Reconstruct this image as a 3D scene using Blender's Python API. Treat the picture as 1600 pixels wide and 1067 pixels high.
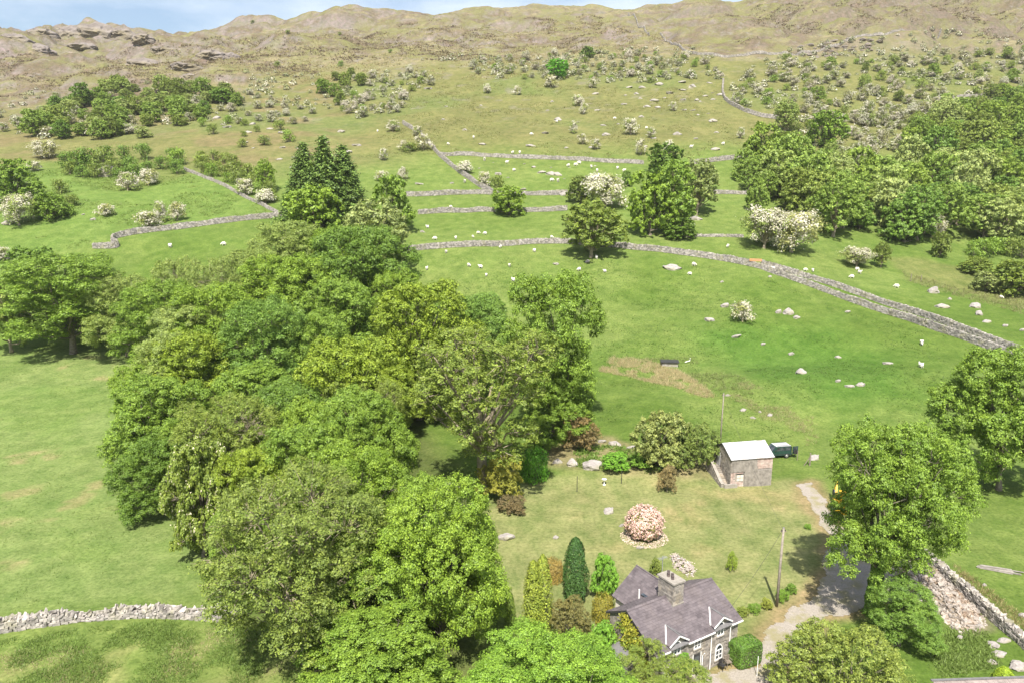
import bpy, bmesh, math, random
import numpy as np
from mathutils import Vector, Matrix

# ---------------------------------------------------------------- camera, sky, sun, exposure
scene = bpy.context.scene
for o in list(bpy.data.objects):
    bpy.data.objects.remove(o, do_unlink=True)
COL = scene.collection
FPX, PITCH, ZC = 1150.0, math.radians(12.0), 42.0
cam_data = bpy.data.cameras.new("camera")
cam = bpy.data.objects.new("camera", cam_data)
COL.objects.link(cam)
cam.location = (0, 0, ZC)
cam.rotation_euler = (math.radians(90) - PITCH, 0, 0)
cam_data.sensor_width = 36.0
cam_data.lens = 36.0 * FPX / 1600.0
cam_data.clip_start = 0.5
cam_data.clip_end = 6000
scene.camera = cam

SUN_EL = math.radians(56)
SUN_AZ = (-0.12, -1.0)                      # horizontal direction towards the sun (behind the camera)
world = bpy.data.worlds.new("World")
scene.world = world
world.use_nodes = True
wn, wl = world.node_tree.nodes, world.node_tree.links
wn.clear()
wout = wn.new("ShaderNodeOutputWorld")
wbg = wn.new("ShaderNodeBackground")
sky = wn.new("ShaderNodeTexSky")
sky.sky_type = 'NISHITA'
sky.sun_disc = False
sky.sun_elevation = SUN_EL
sky.sun_rotation = math.atan2(SUN_AZ[0], SUN_AZ[1])
sky.air_density = 1.0
sky.dust_density = 2.0
sky.ozone_density = 1.0
wtc = wn.new("ShaderNodeTexCoord")
wmp = wn.new("ShaderNodeMapping")
wmp.inputs['Scale'].default_value = (1.0, 1.0, 3.2)
wno = wn.new("ShaderNodeTexNoise")
wno.inputs['Scale'].default_value = 2.6
wno.inputs['Detail'].default_value = 7
wno.inputs['Roughness'].default_value = 0.58
wra = wn.new("ShaderNodeValToRGB")
wra.color_ramp.elements[0].position = 0.40
wra.color_ramp.elements[1].position = 0.74
wra.color_ramp.elements[1].color = (0.75, 0.75, 0.75, 1)
wmx = wn.new("ShaderNodeMix"); wmx.data_type = 'RGBA'
wmx.inputs[7].default_value = (7.6, 7.9, 8.3, 1)
wl.new(wtc.outputs['Generated'], wmp.inputs[0])
wl.new(wmp.outputs[0], wno.inputs['Vector'])
wl.new(wno.outputs[0], wra.inputs[0])
wl.new(wra.outputs[0], wmx.inputs[0])
wl.new(sky.outputs[0], wmx.inputs[6])
wl.new(wmx.outputs[2], wbg.inputs[0])
wbg.inputs[1].default_value = 0.09
wl.new(wbg.outputs[0], wout.inputs[0])

sun_data = bpy.data.lights.new("sun", 'SUN')
sun_data.energy = 4.7
sun_data.angle = math.radians(0.55)
sun_data.color = (1.0, 0.95, 0.87)
sun = bpy.data.objects.new("sun", sun_data)
COL.objects.link(sun)
sv = Vector((SUN_AZ[0], SUN_AZ[1], 0)).normalized() * math.cos(SUN_EL) + Vector((0, 0, math.sin(SUN_EL)))
sun.rotation_euler = sv.to_track_quat('Z', 'Y').to_euler()
sun.location = (0, -20, 120)

scene.view_settings.view_transform = 'Standard'
scene.view_settings.look = 'None'
scene.view_settings.gamma = 1.0
scene.view_settings.exposure = 1.0
scene.render.engine = 'CYCLES'
scene.cycles.max_bounces = 6
scene.cycles.diffuse_bounces = 3
scene.cycles.glossy_bounces = 2
scene.cycles.transmission_bounces = 4
scene.cycles.transparent_max_bounces = 4
scene.cycles.use_denoising = True
scene.cycles.denoising_prefilter = 'ACCURATE'
scene.cycles.denoising_input_passes = 'RGB_ALBEDO_NORMAL'
scene.cycles.sample_clamp_indirect = 6.0

# ---------------------------------------------------------------- noise and terrain
def _hash(i, j, k, seed):
    h = (i.astype(np.int64) * 374761393 + j.astype(np.int64) * 668265263 + k.astype(np.int64) * 2147483647 + seed * 974634777) & 0xFFFFFFFF
    h = ((h ^ (h >> 13)) * 1274126177) & 0xFFFFFFFF
    h = ((h ^ (h >> 16)) * 2246822519) & 0xFFFFFFFF
    return ((h ^ (h >> 15)) & 0xFFFFFF) / float(0xFFFFFF) * 2 - 1

def vn2(x, y, seed=0):
    x = np.asarray(x, float); y = np.asarray(y, float)
    i = np.floor(x); j = np.floor(y)
    u = x - i; v = y - j
    u = u * u * u * (u * (u * 6 - 15) + 10); v = v * v * v * (v * (v * 6 - 15) + 10)
    k = np.zeros_like(i)
    a = _hash(i, j, k, seed); b = _hash(i + 1, j, k, seed)
    c = _hash(i, j + 1, k, seed); d = _hash(i + 1, j + 1, k, seed)
    return (a * (1 - u) + b * u) * (1 - v) + (c * (1 - u) + d * u) * v

def vn3(p, seed=0):
    i = np.floor(p); f = p - i
    f = f * f * (3 - 2 * f)
    r = 0
    for dx in (0, 1):
        for dy in (0, 1):
            for dz in (0, 1):
                w = (f[..., 0] if dx else 1 - f[..., 0]) * (f[..., 1] if dy else 1 - f[..., 1]) * (f[..., 2] if dz else 1 - f[..., 2])
                r = r + w * _hash(i[..., 0] + dx, i[..., 1] + dy, i[..., 2] + dz, seed)
    return r

def fbm(x, y, octv=4, seed=0, gain=0.5):
    s = 0; a = 1.0; t = 0
    c, n = math.cos(0.7), math.sin(0.7)
    for o in range(octv):
        s = s + a * vn2(x, y, seed + o * 17); t += a
        x, y = (x * c - y * n) * 2.03 + 13.7, (x * n + y * c) * 2.03 + 5.1
        a *= gain
    return s / t

def sst(a, b, x):
    t = np.clip((np.asarray(x, float) - a) / (b - a), 0, 1)
    return t * t * (3 - 2 * t)

FW = np.array([0, math.cos(PITCH), -math.sin(PITCH)])
UP = np.array([0, math.sin(PITCH), math.cos(PITCH)])
def ray(px, py):
    return FW + np.array([1., 0, 0]) * (px - 800) / FPX + UP * (533.5 - py) / FPX
def z_at(px, py, Y):
    d = ray(px, py)
    return ZC + d[2] * Y / d[1]

# survey of the hillside: distance of the ground seen along five bearings
PROF = {
    -500: [(540, 180), (460, 205), (385, 228), (340, 252), (280, 300), (240, 345), (200, 410), (150, 520), (100, 650), (70, 760)],
    0:    [(540, 180), (460, 205), (385, 228), (340, 252), (280, 300), (240, 345), (200, 410), (150, 520), (100, 650), (68, 760)],
    400:  [(540, 172), (440, 208), (385, 230), (340, 255), (270, 312), (200, 400), (150, 490), (110, 570), (60, 735)],
    800:  [(600, 148), (540, 168), (480, 194), (400, 226), (330, 272), (300, 298), (245, 345), (200, 398), (150, 470), (110, 545), (80, 630), (50, 735)],
    1200: [(640, 128), (600, 142), (540, 160), (480, 185), (430, 205), (400, 220), (330, 268), (265, 320), (200, 392), (130, 480), (100, 540), (60, 640), (30, 760)],
    1600: [(640, 127), (540, 158), (500, 178), (450, 215), (400, 255), (350, 295), (250, 370), (150, 480), (100, 560), (50, 660), (10, 760)],
    2100: [(640, 127), (540, 158), (500, 178), (450, 215), (400, 255), (350, 295), (250, 370), (150, 480), (100, 560), (50, 660), (10, 760)],
}
SKYL = [(-500, 40), (-200, 60), (0, 52), (30, 46), (60, 38), (85, 43), (110, 36), (140, 30), (170, 33), (205, 38), (240, 51), (270, 52), (330, 45), (400, 36),
        (470, 26), (500, 18), (530, 12), (570, 10), (620, 9), (645, 18), (680, 23), (720, 13), (760, 9), (800, 9), (840, 5), (880, 4),
        (915, 12), (960, 15), (990, 13), (1005, 8), (1040, 9), (1070, 1), (1110, -1), (1150, 1), (1180, -8), (1300, -30), (1600, -60), (2100, -60)]
TS = np.linspace(-1.4, 1.4, 281)
YS = np.arange(0, 1702, 2.0)
def _build_table():
    cols = sorted(PROF)
    tc = np.array([(c - 800) / FPX / 1.03 for c in cols])
    prof = []
    for c in cols:
        Y = [0., 60., 112.]; Z = [0., 0., 0.]
        for py, yy in PROF[c]:
            Y.append(yy); Z.append(z_at(c, py, yy))
        prof.append(np.interp(YS, Y, Z))
    prof = np.array(prof)
    tab = np.array([[np.interp(t, tc, prof[:, k]) for k in range(len(YS))] for t in TS])
    skx = np.array([(p - 800) / FPX / 1.068 for p, _ in SKYL]); sky_ = np.array([q for _, q in SKYL], float)
    for a, t in enumerate(TS):
        py = np.interp(t, skx, sky_)
        yr = 905 + 45 * math.sin(t * 5.0) + 25 * math.sin(t * 13 + 1)
        d = ray(800, py)
        zr = ZC + d[2] * yr / d[1]
        k0 = np.searchsorted(YS, 740)
        z0 = tab[a, k0]
        m = YS > 740
        s = np.clip((YS[m] - 740) / (yr - 740), 0, 1)
        z = z0 + (zr - z0) * s
        z = z - np.maximum(YS[m] - yr, 0) * 0.16
        tab[a, m] = z
    ker = np.ones(9) / 9
    pad = np.pad(tab, ((0, 0), (4, 4)), mode='edge')
    sm = np.array([np.convolve(r, ker, 'valid') for r in pad])
    m = sst(780, 840, YS)[None, :]
    return sm * (1 - m) + tab * m
TAB = _build_table()

def crag_mask(x, y):
    t = x / np.maximum(y, 30)
    left = sst(560, 680, y) * (1 - sst(-0.33, -0.15, t))
    mid = sst(560, 700, y) * 0.62
    right = sst(510, 620, y) * sst(0.24, 0.38, t) * 0.95
    low = sst(440, 520, y) * (1 - sst(-0.40, -0.28, t)) * 0.45
    return np.maximum.reduce([left, mid, right, low])

def H(x, y):
    x = np.asarray(x, float); y = np.asarray(y, float)
    yy = np.clip(y, 0, 1699)
    t = np.clip(x / np.maximum(y, 30), -1.399, 1.399)
    a = (t + 1.4) / 0.01; ia = np.floor(a).astype(int); fa = a - ia
    b = yy / 2.0; ib = np.minimum(np.floor(b).astype(int), len(YS) - 2); fb = b - ib
    ib1 = ib + 1; ia1 = np.minimum(ia + 1, len(TS) - 1)
    z = (TAB[ia, ib] * (1 - fa) + TAB[ia1, ib] * fa) * (1 - fb) + (TAB[ia, ib1] * (1 - fa) + TAB[ia1, ib1] * fa) * fb
    far = sst(110, 190, y); vfar = sst(330, 520, y)
    z = z + 0.10 * fbm(x / 9., y / 9., 3, 3) + far * 1.3 * fbm(x / 38., y / 38., 3, 11) + vfar * 3.0 * fbm(x / 55., y / 42., 4, 23)
    cm = crag_mask(x, y)
    bil = np.abs(fbm(x / 95., y / 62., 4, 31, 0.5)) * 2.4
    z = z + cm * (15.0 * (bil - 0.45)) * (1 - .6 * sst(820, 900, y))
    st = fbm(x / 24., y / 15., 4, 57)
    z = z + cm * 1.6 * (np.floor(st * 4) / 4 + 0.8 * st)
    lk = sst(690, 780, y) * (1 - sst(930, 990, y)) * (1 - sst(-.52, -.45, x / np.maximum(y, 30)))
    kn = 1 - np.abs(fbm(x / 30., y / 26., 3, 71)) * 2.4
    z = z + lk * (6.0 * (kn - .5) + 4.0 * fbm(x / 11., y / 9., 3, 73))
    z = z + np.maximum(vfar * .4, cm) * sst(430, 520, y) * 2.4 * fbm(x / 12., y / 11., 3, 75)
    # a soft hollow and swell in the big pasture
    z = z - 2.6 * np.exp(-(((x - 62) / 26.) ** 2 + ((y - 158) / 9.) ** 2)) + 1.6 * np.exp(-(((x - 56) / 34.) ** 2 + ((y - 138) / 10.) ** 2))
    # rocky bank between lawn and pasture
    z = z + 1.3 * sst(-4, 8, x) * (1 - sst(26, 36, x)) * sst(97, 105, y + 0.1 * (x - 10)) * (1 - sst(118, 140, y))
    return z

_TT = np.concatenate([np.arange(30, 400, 0.5), np.arange(400, 1400, 2.0)])
def at(px, py):
    d = ray(px, py)
    X, Y, Z = d[0] * _TT, d[1] * _TT, ZC + d[2] * _TT
    g = Z - H(X, Y)
    k = np.argmax(g < 0)
    if g[k] >= 0:
        k = len(_TT) - 1
    if k > 0:
        g0, g1 = g[k - 1], g[k]
        f = g0 / (g0 - g1) if g0 > g1 else 0
        t = _TT[k - 1] + f * (_TT[k] - _TT[k - 1])
    else:
        t = _TT[0]
    x, y = d[0] * t, d[1] * t
    return np.array([x, y, float(H(x, y))])
def depth(P):
    return float((np.asarray(P, float) - [0, 0, ZC]) @ FW)
def proj(x, y, z):
    q = y * FW[1] + (z - ZC) * FW[2]
    return 800 + FPX * x / q, 533.5 - FPX * (y * UP[1] + (z - ZC) * UP[2]) / q
def in_poly(x, y, poly):
    x = np.asarray(x, float); y = np.asarray(y, float)
    r = np.zeros(x.shape, bool)
    n = len(poly)
    for i in range(n):
        x0, y0 = poly[i][:2]; x1, y1 = poly[(i + 1) % n][:2]
        c = ((y0 > y) != (y1 > y)) & (x < (x1 - x0) * (y - y0) / ((y1 - y0) if y1 != y0 else 1e-9) + x0)
        r ^= c
    return r
def poly_dist(x, y, poly):
    """signed distance to polygon outline, positive inside"""
    d = np.full(np.shape(x), 1e9)
    n = len(poly)
    for i in range(n):
        ax, ay = poly[i][:2]; bx, by = poly[(i + 1) % n][:2]
        ex, ey = bx - ax, by - ay
        t = np.clip(((x - ax) * ex + (y - ay) * ey) / (ex * ex + ey * ey + 1e-9), 0, 1)
        d = np.minimum(d, np.hypot(x - ax - t * ex, y - ay - t * ey))
    return np.where(in_poly(x, y, poly), d, -d)
def wpoly(pts):
    return [tuple(at(a, b)) for a, b in pts]

# ---------------------------------------------------------------- object helpers
def link(name, data, parent=None):
    o = bpy.data.objects.new(name, data)
    COL.objects.link(o)
    if parent is not None:
        o.parent = parent
    return o
def tag(o, label=None, cat=None, group=None, kind=None):
    if label: o["label"] = label
    if cat: o["category"] = cat
    if group: o["group"] = group
    if kind: o["kind"] = kind
    return o
def empty(name, loc, rz=0.0, scale=(1, 1, 1)):
    o = link(name, None)
    o.empty_display_size = 0.5
    o.location = loc; o.rotation_euler = (0, 0, rz); o.scale = scale
    return o
def np_mesh(name, verts, faces, mat=None, smooth=False):
    """faces: (M,k) array of equal-sided polygons, or list of such arrays"""
    me = bpy.data.meshes.new(name)
    verts = np.asarray(verts, np.float32).reshape(-1, 3)
    fl = faces if isinstance(faces, list) else [faces]
    fl = [np.asarray(f, np.int32) for f in fl if len(f)]
    loops = np.concatenate([f.ravel() for f in fl])
    starts = []; s = 0
    for f in fl:
        starts.append(np.arange(len(f)) * f.shape[1] + s); s += f.size
    starts = np.concatenate(starts)
    me.vertices.add(len(verts)); me.vertices.foreach_set("co", verts.ravel())
    me.loops.add(len(loops)); me.loops.foreach_set("vertex_index", loops.astype(np.int32))
    me.polygons.add(len(starts)); me.polygons.foreach_set("loop_start", starts.astype(np.int32))
    me.polygons.foreach_set("use_smooth", np.full(len(starts), smooth, bool))
    me.update(calc_edges=True)
    if mat: me.materials.append(mat)
    return me
class MB:
    def __init__(s): s.v = []; s.f = []
    def poly(s, pts):
        n = len(s.v); s.v += [tuple(map(float, p)) for p in pts]; s.f.append(tuple(range(n, n + len(pts)))); return s
    def box(s, x0, x1, y0, y1, z0, z1):
        n = len(s.v)
        s.v += [(x0, y0, z0), (x1, y0, z0), (x1, y1, z0), (x0, y1, z0), (x0, y0, z1), (x1, y0, z1), (x1, y1, z1), (x0, y1, z1)]
        s.f += [tuple(n + i for i in q) for q in ((0, 3, 2, 1), (4, 5, 6, 7), (0, 1, 5, 4), (1, 2, 6, 5), (2, 3, 7, 6), (3, 0, 4, 7))]
        return s
    def prism(s, pts, d):
        """extrude planar outline (3D points) by vector d"""
        n = len(s.v); k = len(pts)
        s.v += [tuple(map(float, p)) for p in pts] + [tuple(float(p[i]) + d[i] for i in range(3)) for p in pts]
        s.f.append(tuple(range(n + k - 1, n - 1, -1))); s.f.append(tuple(range(n + k, n + 2 * k)))
        for i in range(k):
            j = (i + 1) % k
            s.f.append((n + i, n + j, n + k + j, n + k + i))
        return s
    def beam(s, a, b, w, h=None):
        a = Vector(a); b = Vector(b); h = h or w
        d = (b - a).normalized()
        u = d.cross(Vector((0, 0, 1)))
        if u.length < 1e-3: u = Vector((1, 0, 0))
        u.normalize(); v = u.cross(d)
        n = len(s.v)
        for p in (a, b):
            for q in ((-1, -1), (1, -1), (1, 1), (-1, 1)):
                s.v.append(tuple(p + u * (q[0] * w / 2) + v * (q[1] * h / 2)))
        s.f += [tuple(n + i for i in q) for q in ((0, 3, 2, 1), (4, 5, 6, 7), (0, 1, 5, 4), (1, 2, 6, 5), (2, 3, 7, 6), (3, 0, 4, 7))]
        return s
    def tube(s, pts, rad, k=6, cap=True):
        pts = [Vector(p) for p in pts]
        n0 = len(s.v)
        ref = Vector((0.31, 0.17, 0.93))
        for i, p in enumerate(pts):
            d = (pts[min(i + 1, len(pts) - 1)] - pts[max(i - 1, 0)])
            d = d.normalized() if d.length > 1e-6 else Vector((0, 0, 1))
            r0 = ref if abs(d.dot(ref)) < 0.95 else Vector((1, 0, 0))
            u = d.cross(r0).normalized(); v = d.cross(u)
            r = rad[i] if hasattr(rad, '__len__') else rad
            for a in range(k):
                t = 2 * math.pi * a / k
                s.v.append(tuple(p + u * (r * math.cos(t)) + v * (r * math.sin(t))))
        for i in range(len(pts) - 1):
            for a in range(k):
                b = (a + 1) % k
                s.f.append((n0 + i * k + a, n0 + i * k + b, n0 + (i + 1) * k + b, n0 + (i + 1) * k + a))
        if cap:
            s.f.append(tuple(n0 + a for a in reversed(range(k))))
            e = n0 + (len(pts) - 1) * k
            s.f.append(tuple(e + a for a in range(k)))
        return s
    def mesh(s, name, mat=None, smooth=False):
        me = bpy.data.meshes.new(name)
        me.from_pydata(s.v, [], s.f)
        me.update()
        if smooth: me.polygons.foreach_set("use_smooth", np.ones(len(me.polygons), bool))
        if mat: me.materials.append(mat)
        return me
    def obj(s, name, mat, parent=None, smooth=False):
        return link(name, s.mesh(name, mat, smooth), parent)

# ---------------------------------------------------------------- materials
class NT:
    def __init__(s, name):
        s.m = bpy.data.materials.new(name); s.m.use_nodes = True
        s.n = s.m.node_tree.nodes; s.l = s.m.node_tree.links; s.n.clear()
        s.out = s.n.new("ShaderNodeOutputMaterial")
    def node(s, t, **kw):
        nd = s.n.new(t)
        for k, v in kw.items(): setattr(nd, k, v)
        return nd
    def put(s, sock, v):
        if hasattr(v, 'links') or hasattr(v, 'is_linked'): s.l.new(v, sock)
        else: sock.default_value = v
    def pos(s): return s.node("ShaderNodeNewGeometry").outputs['Position']
    def objc(s): return s.node("ShaderNodeTexCoord").outputs['Object']
    def island(s): return s.node("ShaderNodeNewGeometry").outputs['Random Per Island']
    def noise(s, vec, scale, detail=3, rough=0.55, stretch=None):
        if stretch:
            mp = s.node("ShaderNodeMapping"); mp.inputs['Scale'].default_value = stretch
            s.l.new(vec, mp.inputs[0]); vec = mp.outputs[0]
        nd = s.node("ShaderNodeTexNoise"); s.l.new(vec, nd.inputs['Vector'])
        nd.inputs['Scale'].default_value = scale; nd.inputs['Detail'].default_value = detail; nd.inputs['Roughness'].default_value = rough
        return nd.outputs[0]
    def ramp(s, fac, stops):
        nd = s.node("ShaderNodeValToRGB"); s.l.new(fac, nd.inputs[0]); r = nd.color_ramp
        while len(r.elements) < len(stops): r.elements.new(0.5)
        for e, (p, c) in zip(r.elements, stops):
            e.position = p; e.color = (*c, 1) if hasattr(c, '__len__') else (c, c, c, 1)
        return nd.outputs[0]
    def mix(s, fac, a, b, mode='MIX'):
        nd = s.node("ShaderNodeMix"); nd.data_type = 'RGBA'; nd.blend_type = mode
        for i, v in ((0, fac), (6, a), (7, b)):
            if hasattr(v, 'links'): s.l.new(v, nd.inputs[i])
            elif i == 0: nd.inputs[0].default_value = v
            else: nd.inputs[i].default_value = (*v, 1) if hasattr(v, '__len__') else (v, v, v, 1)
        return nd.outputs[2]
    def bump(s, h, strength=0.4, dist=0.1):
        nd = s.node("ShaderNodeBump"); s.l.new(h, nd.inputs['Height'])
        nd.inputs['Strength'].default_value = strength; nd.inputs['Distance'].default_value = dist
        return nd.outputs[0]
    def principled(s, col, rough=0.8, spec=0.3, metal=0.0, normal=None):
        b = s.node("ShaderNodeBsdfPrincipled")
        if hasattr(col, 'links'): s.l.new(col, b.inputs['Base Color'])
        else: b.inputs['Base Color'].default_value = (*col, 1)
        if hasattr(rough, 'links'): s.l.new(rough, b.inputs['Roughness'])
        else: b.inputs['Roughness'].default_value = rough
        b.inputs['Specular IOR Level'].default_value = spec
        b.inputs['Metallic'].default_value = metal
        if normal is not None: s.l.new(normal, b.inputs['Normal'])
        return b.outputs[0]
    def done(s, sh):
        s.l.new(sh, s.out.inputs[0]); return s.m

def mottled(name, c0, c1, scale=2.0, rough=0.85, spec=0.25, bump=0.3, bdist=0.05, island=0.0, third=None, metal=0.0, bscale=None):
    t = NT(name); p = t.objc()
    n = t.noise(p, scale, 5, 0.62)
    st = [(0.32, c0), (0.66, c1)]
    col = t.ramp(n, st)
    if third is not None:
        n2 = t.noise(p, scale * 0.35, 4, 0.6)
        col = t.mix(t.ramp(n2, [(0.5, 0.0), (0.68, 0.85)]), col, third)
    if island:
        col = t.mix(1.0, col, t.ramp(t.island(), [(0, (1 - island,) * 3), (1, (1 + island, 1 + island * .92, 1 + island * .85))]), 'MULTIPLY')
    nm = t.bump(t.noise(p, bscale or scale * 3, 5, 0.65), bump, bdist) if bump else None
    return t.done(t.principled(col, rough, spec, metal, nm))

def leaf_mat(name, transl=0.24, var=0.34, gloss=0.3, neutral=False):
    t = NT(name)
    oi = t.node("ShaderNodeObjectInfo")
    isl = t.island()
    col = t.mix(1.0, oi.outputs['Color'], t.ramp(isl, [(0.0, (1 - var, 1 - var, 1 - var)), (0.55, (1, 1, 1)), (1.0, (1 + var, 1 + var, 1 + var) if neutral else (1 + var * 1.4, 1 + var * 1.15, 1 + var * .6))]), 'MULTIPLY')
    big = t.noise(t.pos(), 0.55, 3, 0.6)
    col = t.mix(1.0, col, t.ramp(big, [(0.3, (.9, .9, .9)), (0.7, (1.1, 1.1, 1.1))] if neutral else [(0.3, (1.08, 1.18, 0.95)), (0.7, (1.54, 1.50, 1.12))]), 'MULTIPLY')
    a = t.principled(col, 0.5, gloss)
    tr = t.node("ShaderNodeBsdfTranslucent")
    t.l.new(t.mix(1.0, col, (1.15, 1.12, 0.7), 'MULTIPLY'), tr.inputs[0])
    mx = t.node("ShaderNodeMixShader"); mx.inputs[0].default_value = transl
    t.l.new(a, mx.inputs[1]); t.l.new(tr.outputs[0], mx.inputs[2])
    return t.done(mx.outputs[0])

M = {}
M['leaf'] = leaf_mat('leaf')
M['blossom'] = leaf_mat('blossom', 0.2, 0.2, 0.1, True)
M['needle'] = leaf_mat('needle', 0.12, 0.4, 0.2)
M['frond'] = leaf_mat('frond', 0.3, 0.3, 0.2, True)
M['bark'] = mottled('bark', (0.11, 0.095, 0.07), (0.25, 0.22, 0.17), 3.0, 0.95, 0.1, 0.6, 0.05, third=(0.16, 0.17, 0.07))
M['bark_pale'] = mottled('bark_pale', (0.20, 0.17, 0.12), (0.36, 0.31, 0.22), 2.5, 0.95, 0.1, 0.5, 0.05, third=(0.27, 0.25, 0.11))
M['stone'] = mottled('stone', (0.20, 0.185, 0.17), (0.40, 0.375, 0.345), 1.6, 0.95, 0.15, 0.5, 0.06, island=0.35, third=(0.25, 0.24, 0.16))
M['rock'] = mottled('rock', (0.21, 0.19, 0.175), (0.42, 0.385, 0.36), 0.9, 0.95, 0.15, 0.8, 0.15, third=(0.20, 0.19, 0.10))
M['crag'] = mottled('crag', (0.135, 0.115, 0.10), (0.25, 0.22, 0.20), 0.8, 0.95, 0.15, 0.9, 0.6, third=(0.17, 0.145, 0.075), bscale=3)

# ---------------------------------------------------------------- ground sheet
def zones(x, y):
    """ground colour by place, with shade painted into the pasture hollow"""
    sh = x.shape
    t = x / np.maximum(y, 30)
    n1 = fbm(x / 14., y / 14., 4, 101); n2 = fbm(x / 45., y / 45., 4, 111); n3 = fbm(x / 4., y / 4., 3, 121); n4 = fbm(x / 1.6, y / 1.6, 2, 131)
    lush = np.array([0.108, 0.172, 0.028]); lush2 = np.array([0.150, 0.210, 0.046])
    olive = np.array([0.172, 0.176, 0.058]); olive2 = np.array([0.140, 0.178, 0.050])
    tan = np.array([0.275, 0.245, 0.130]); brown = np.array([0.165, 0.128, 0.082]); moss = np.array([0.185, 0.180, 0.060])
    rough = np.array([0.135, 0.185, 0.042]); straw = np.array([0.33, 0.26, 0.13]); dry = np.array([0.235, 0.235, 0.085])
    field = np.array([0.178, 0.245, 0.068])
    def L(a, b, k): return a * (1 - k[..., None]) + b * k[..., None]
    c = L(np.broadcast_to(lush, sh + (3,)), lush2, sst(-0.3, 0.5, n2 + 0.4 * n1))
    c = L(c, lush2 * 1.02, sst(215, 300, y) * 0.75)
    # upper slopes turn olive then tan
    up = sst(318, 372, y + 26 * n2 + 22 * sst(0.1, 0.3, -t))
    c = L(c, np.broadcast_to(olive, sh + (3,)) * (1 + 0.16 * n1[..., None]), up)
    c = L(c, olive2, up * sst(0.0, 0.5, n2) * 0.7)
    moor0 = 560 - 135 * sst(0.2, 0.5, -t) + 20 * sst(0.25, 0.5, t)
    mo = sst(-30, 45, y - moor0 + 55 * n2)
    rightgreen = sst(0.18, 0.3, t)
    mcol = L(np.broadcast_to(tan, sh + (3,)), moss, np.clip(sst(-0.05, 0.5, fbm(x / 33., y / 20., 3, 141)) * (0.70 + 0.30 * rightgreen), 0, 1))
    hb = fbm(x / 46., y / 27., 4, 151) + 0.26 * sst(0.2, 0.36, -t) - 0.14 + .35 * fbm(x / 8., y / 6., 2, 155)
    mcol = L(mcol, brown, sst(0.02, 0.30, hb) * 0.85)
    c = L(c, mcol, mo)
    # left slopes: rough bracken and reddish dead bracken
    lf = sst(0.16, 0.26, -t) * sst(300, 330, y) * (1 - mo)
    c = L(c, np.broadcast_to(np.array([0.20, 0.165, 0.075]), sh + (3,)), lf * sst(0.0, 0.45, fbm(x / 24., y / 14., 3, 161)) * 0.8)
    e = 2.0
    g = np.hypot(H(x + e, y) - H(x - e, y), H(x, y + e) - H(x, y - e)) / (2 * e)
    c = L(c, np.broadcast_to(brown * .92, sh + (3,)), mo * sst(.42, .72, g + .12 * n3) * .8)
    def blend(poly, col, soft, k=1.0, nz=1.5):
        nonlocal c
        d = poly_dist(x, y, poly) + nz * n1 * soft
        c = L(c, np.broadcast_to(col, sh + (3,)) if np.ndim(col) == 1 else col, sst(-soft, soft, d) * k)
    # left pasture, paler and worn
    blend(ZP['left_pasture'], field, 3.0)
    d = poly_dist(x, y, ZP['left_pasture'])
    c = L(c, np.broadcast_to(straw * 0.95, sh + (3,)), sst(0, 4, d) * sst(0.30, 0.6, .75 * n1 + 0.75 * n3) * 0.55)
    c = L(c, np.broadcast_to(np.array([.14, .215, .045]), sh + (3,)), sst(0, 4, d) * sst(0.1, 0.5, -n1 + .3 * n3) * 0.5)
    blend(ZP['bracken'], rough * 1.25, 1.5)
    c = L(c, np.broadcast_to(dry * 1.05, sh + (3,)), sst(0, 2, poly_dist(x, y, ZP['bracken'])) * sst(0.0, 0.5, n3 + .4 * n1) * 0.55)
    blend(ZP['lawn'], np.array([0.228, 0.248, 0.090]), 1.6)
    dl = sst(0, 3, poly_dist(x, y, ZP['lawn']))
    c = L(c, np.broadcast_to(np.array([.285, .245, .105]), sh + (3,)), dl * sst(0.12, 0.55, n1 + .5 * n3) * 0.6)
    c = L(c, np.broadcast_to(np.array([.16, .21, .06]), sh + (3,)), dl * sst(0.05, 0.5, fbm(x / 1.3 + y / 9., y / 7., 3, 171)) * 0.45)
    blend(ZP['bank'], np.array([0.26, 0.215, 0.11]), 1.2, 0.75)
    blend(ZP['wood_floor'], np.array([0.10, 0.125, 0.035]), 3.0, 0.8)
    blend(ZP['marsh'], np.array([0.165, 0.185, 0.055]), 3.0, 0.85)
    dv = poly_dist(x, y, ZP['drive'])
    c = L(c, np.broadcast_to(np.array([.30, .225, .115]), sh + (3,)), sst(-2.2, -.2, dv + .9 * n3) * .8)
    blend(ZP['rubble_ground'], np.array([0.29, 0.235, 0.165]), 0.8, 0.8)
    blend(ZP['knoll'], np.array([0.135, 0.21, 0.042]), 4.0, 0.85)
    blend(ZP['pasture_shade'], np.array([0.078, 0.165, 0.022]), 9.0, 0.8)  # deeper green paints the shade of the hollow into the grass colour
    c = c * (1 + 0.10 * n3[..., None] + 0.08 * n4[..., None])
    # bare rock where it is steep and craggy
    e = 1.5
    g = np.hypot(H(x + e, y) - H(x - e, y), H(x, y + e) - H(x, y - e)) / (2 * e)
    cm = crag_mask(x, y)
    rk = sst(0.62, 0.98, g + 0.30 * n3) * sst(0.05, 0.3, cm) * .8
    rk = rk * (1 - .6 * rightgreen)
    rk = np.maximum(rk, sst(0.34, 0.5, fbm(x / 9., y / 6., 4, 181)) * sst(380, 460, y) * 0.35 * (1 - .5 * rightgreen))
    lk = sst(690, 780, y) * (1 - sst(-.52, -.42, t))
    rk = np.maximum(rk, lk * sst(.0, .3, fbm(x / 16., y / 12., 4, 183) + .35 * (g - .3)) * .85)
    rock = np.array([0.235, 0.205, 0.185]) * (1 + 0.28 * fbm(x / 5., y / 5., 3, 191))[..., None]
    c = L(c, rock, rk)
    c = c * .80
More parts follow.
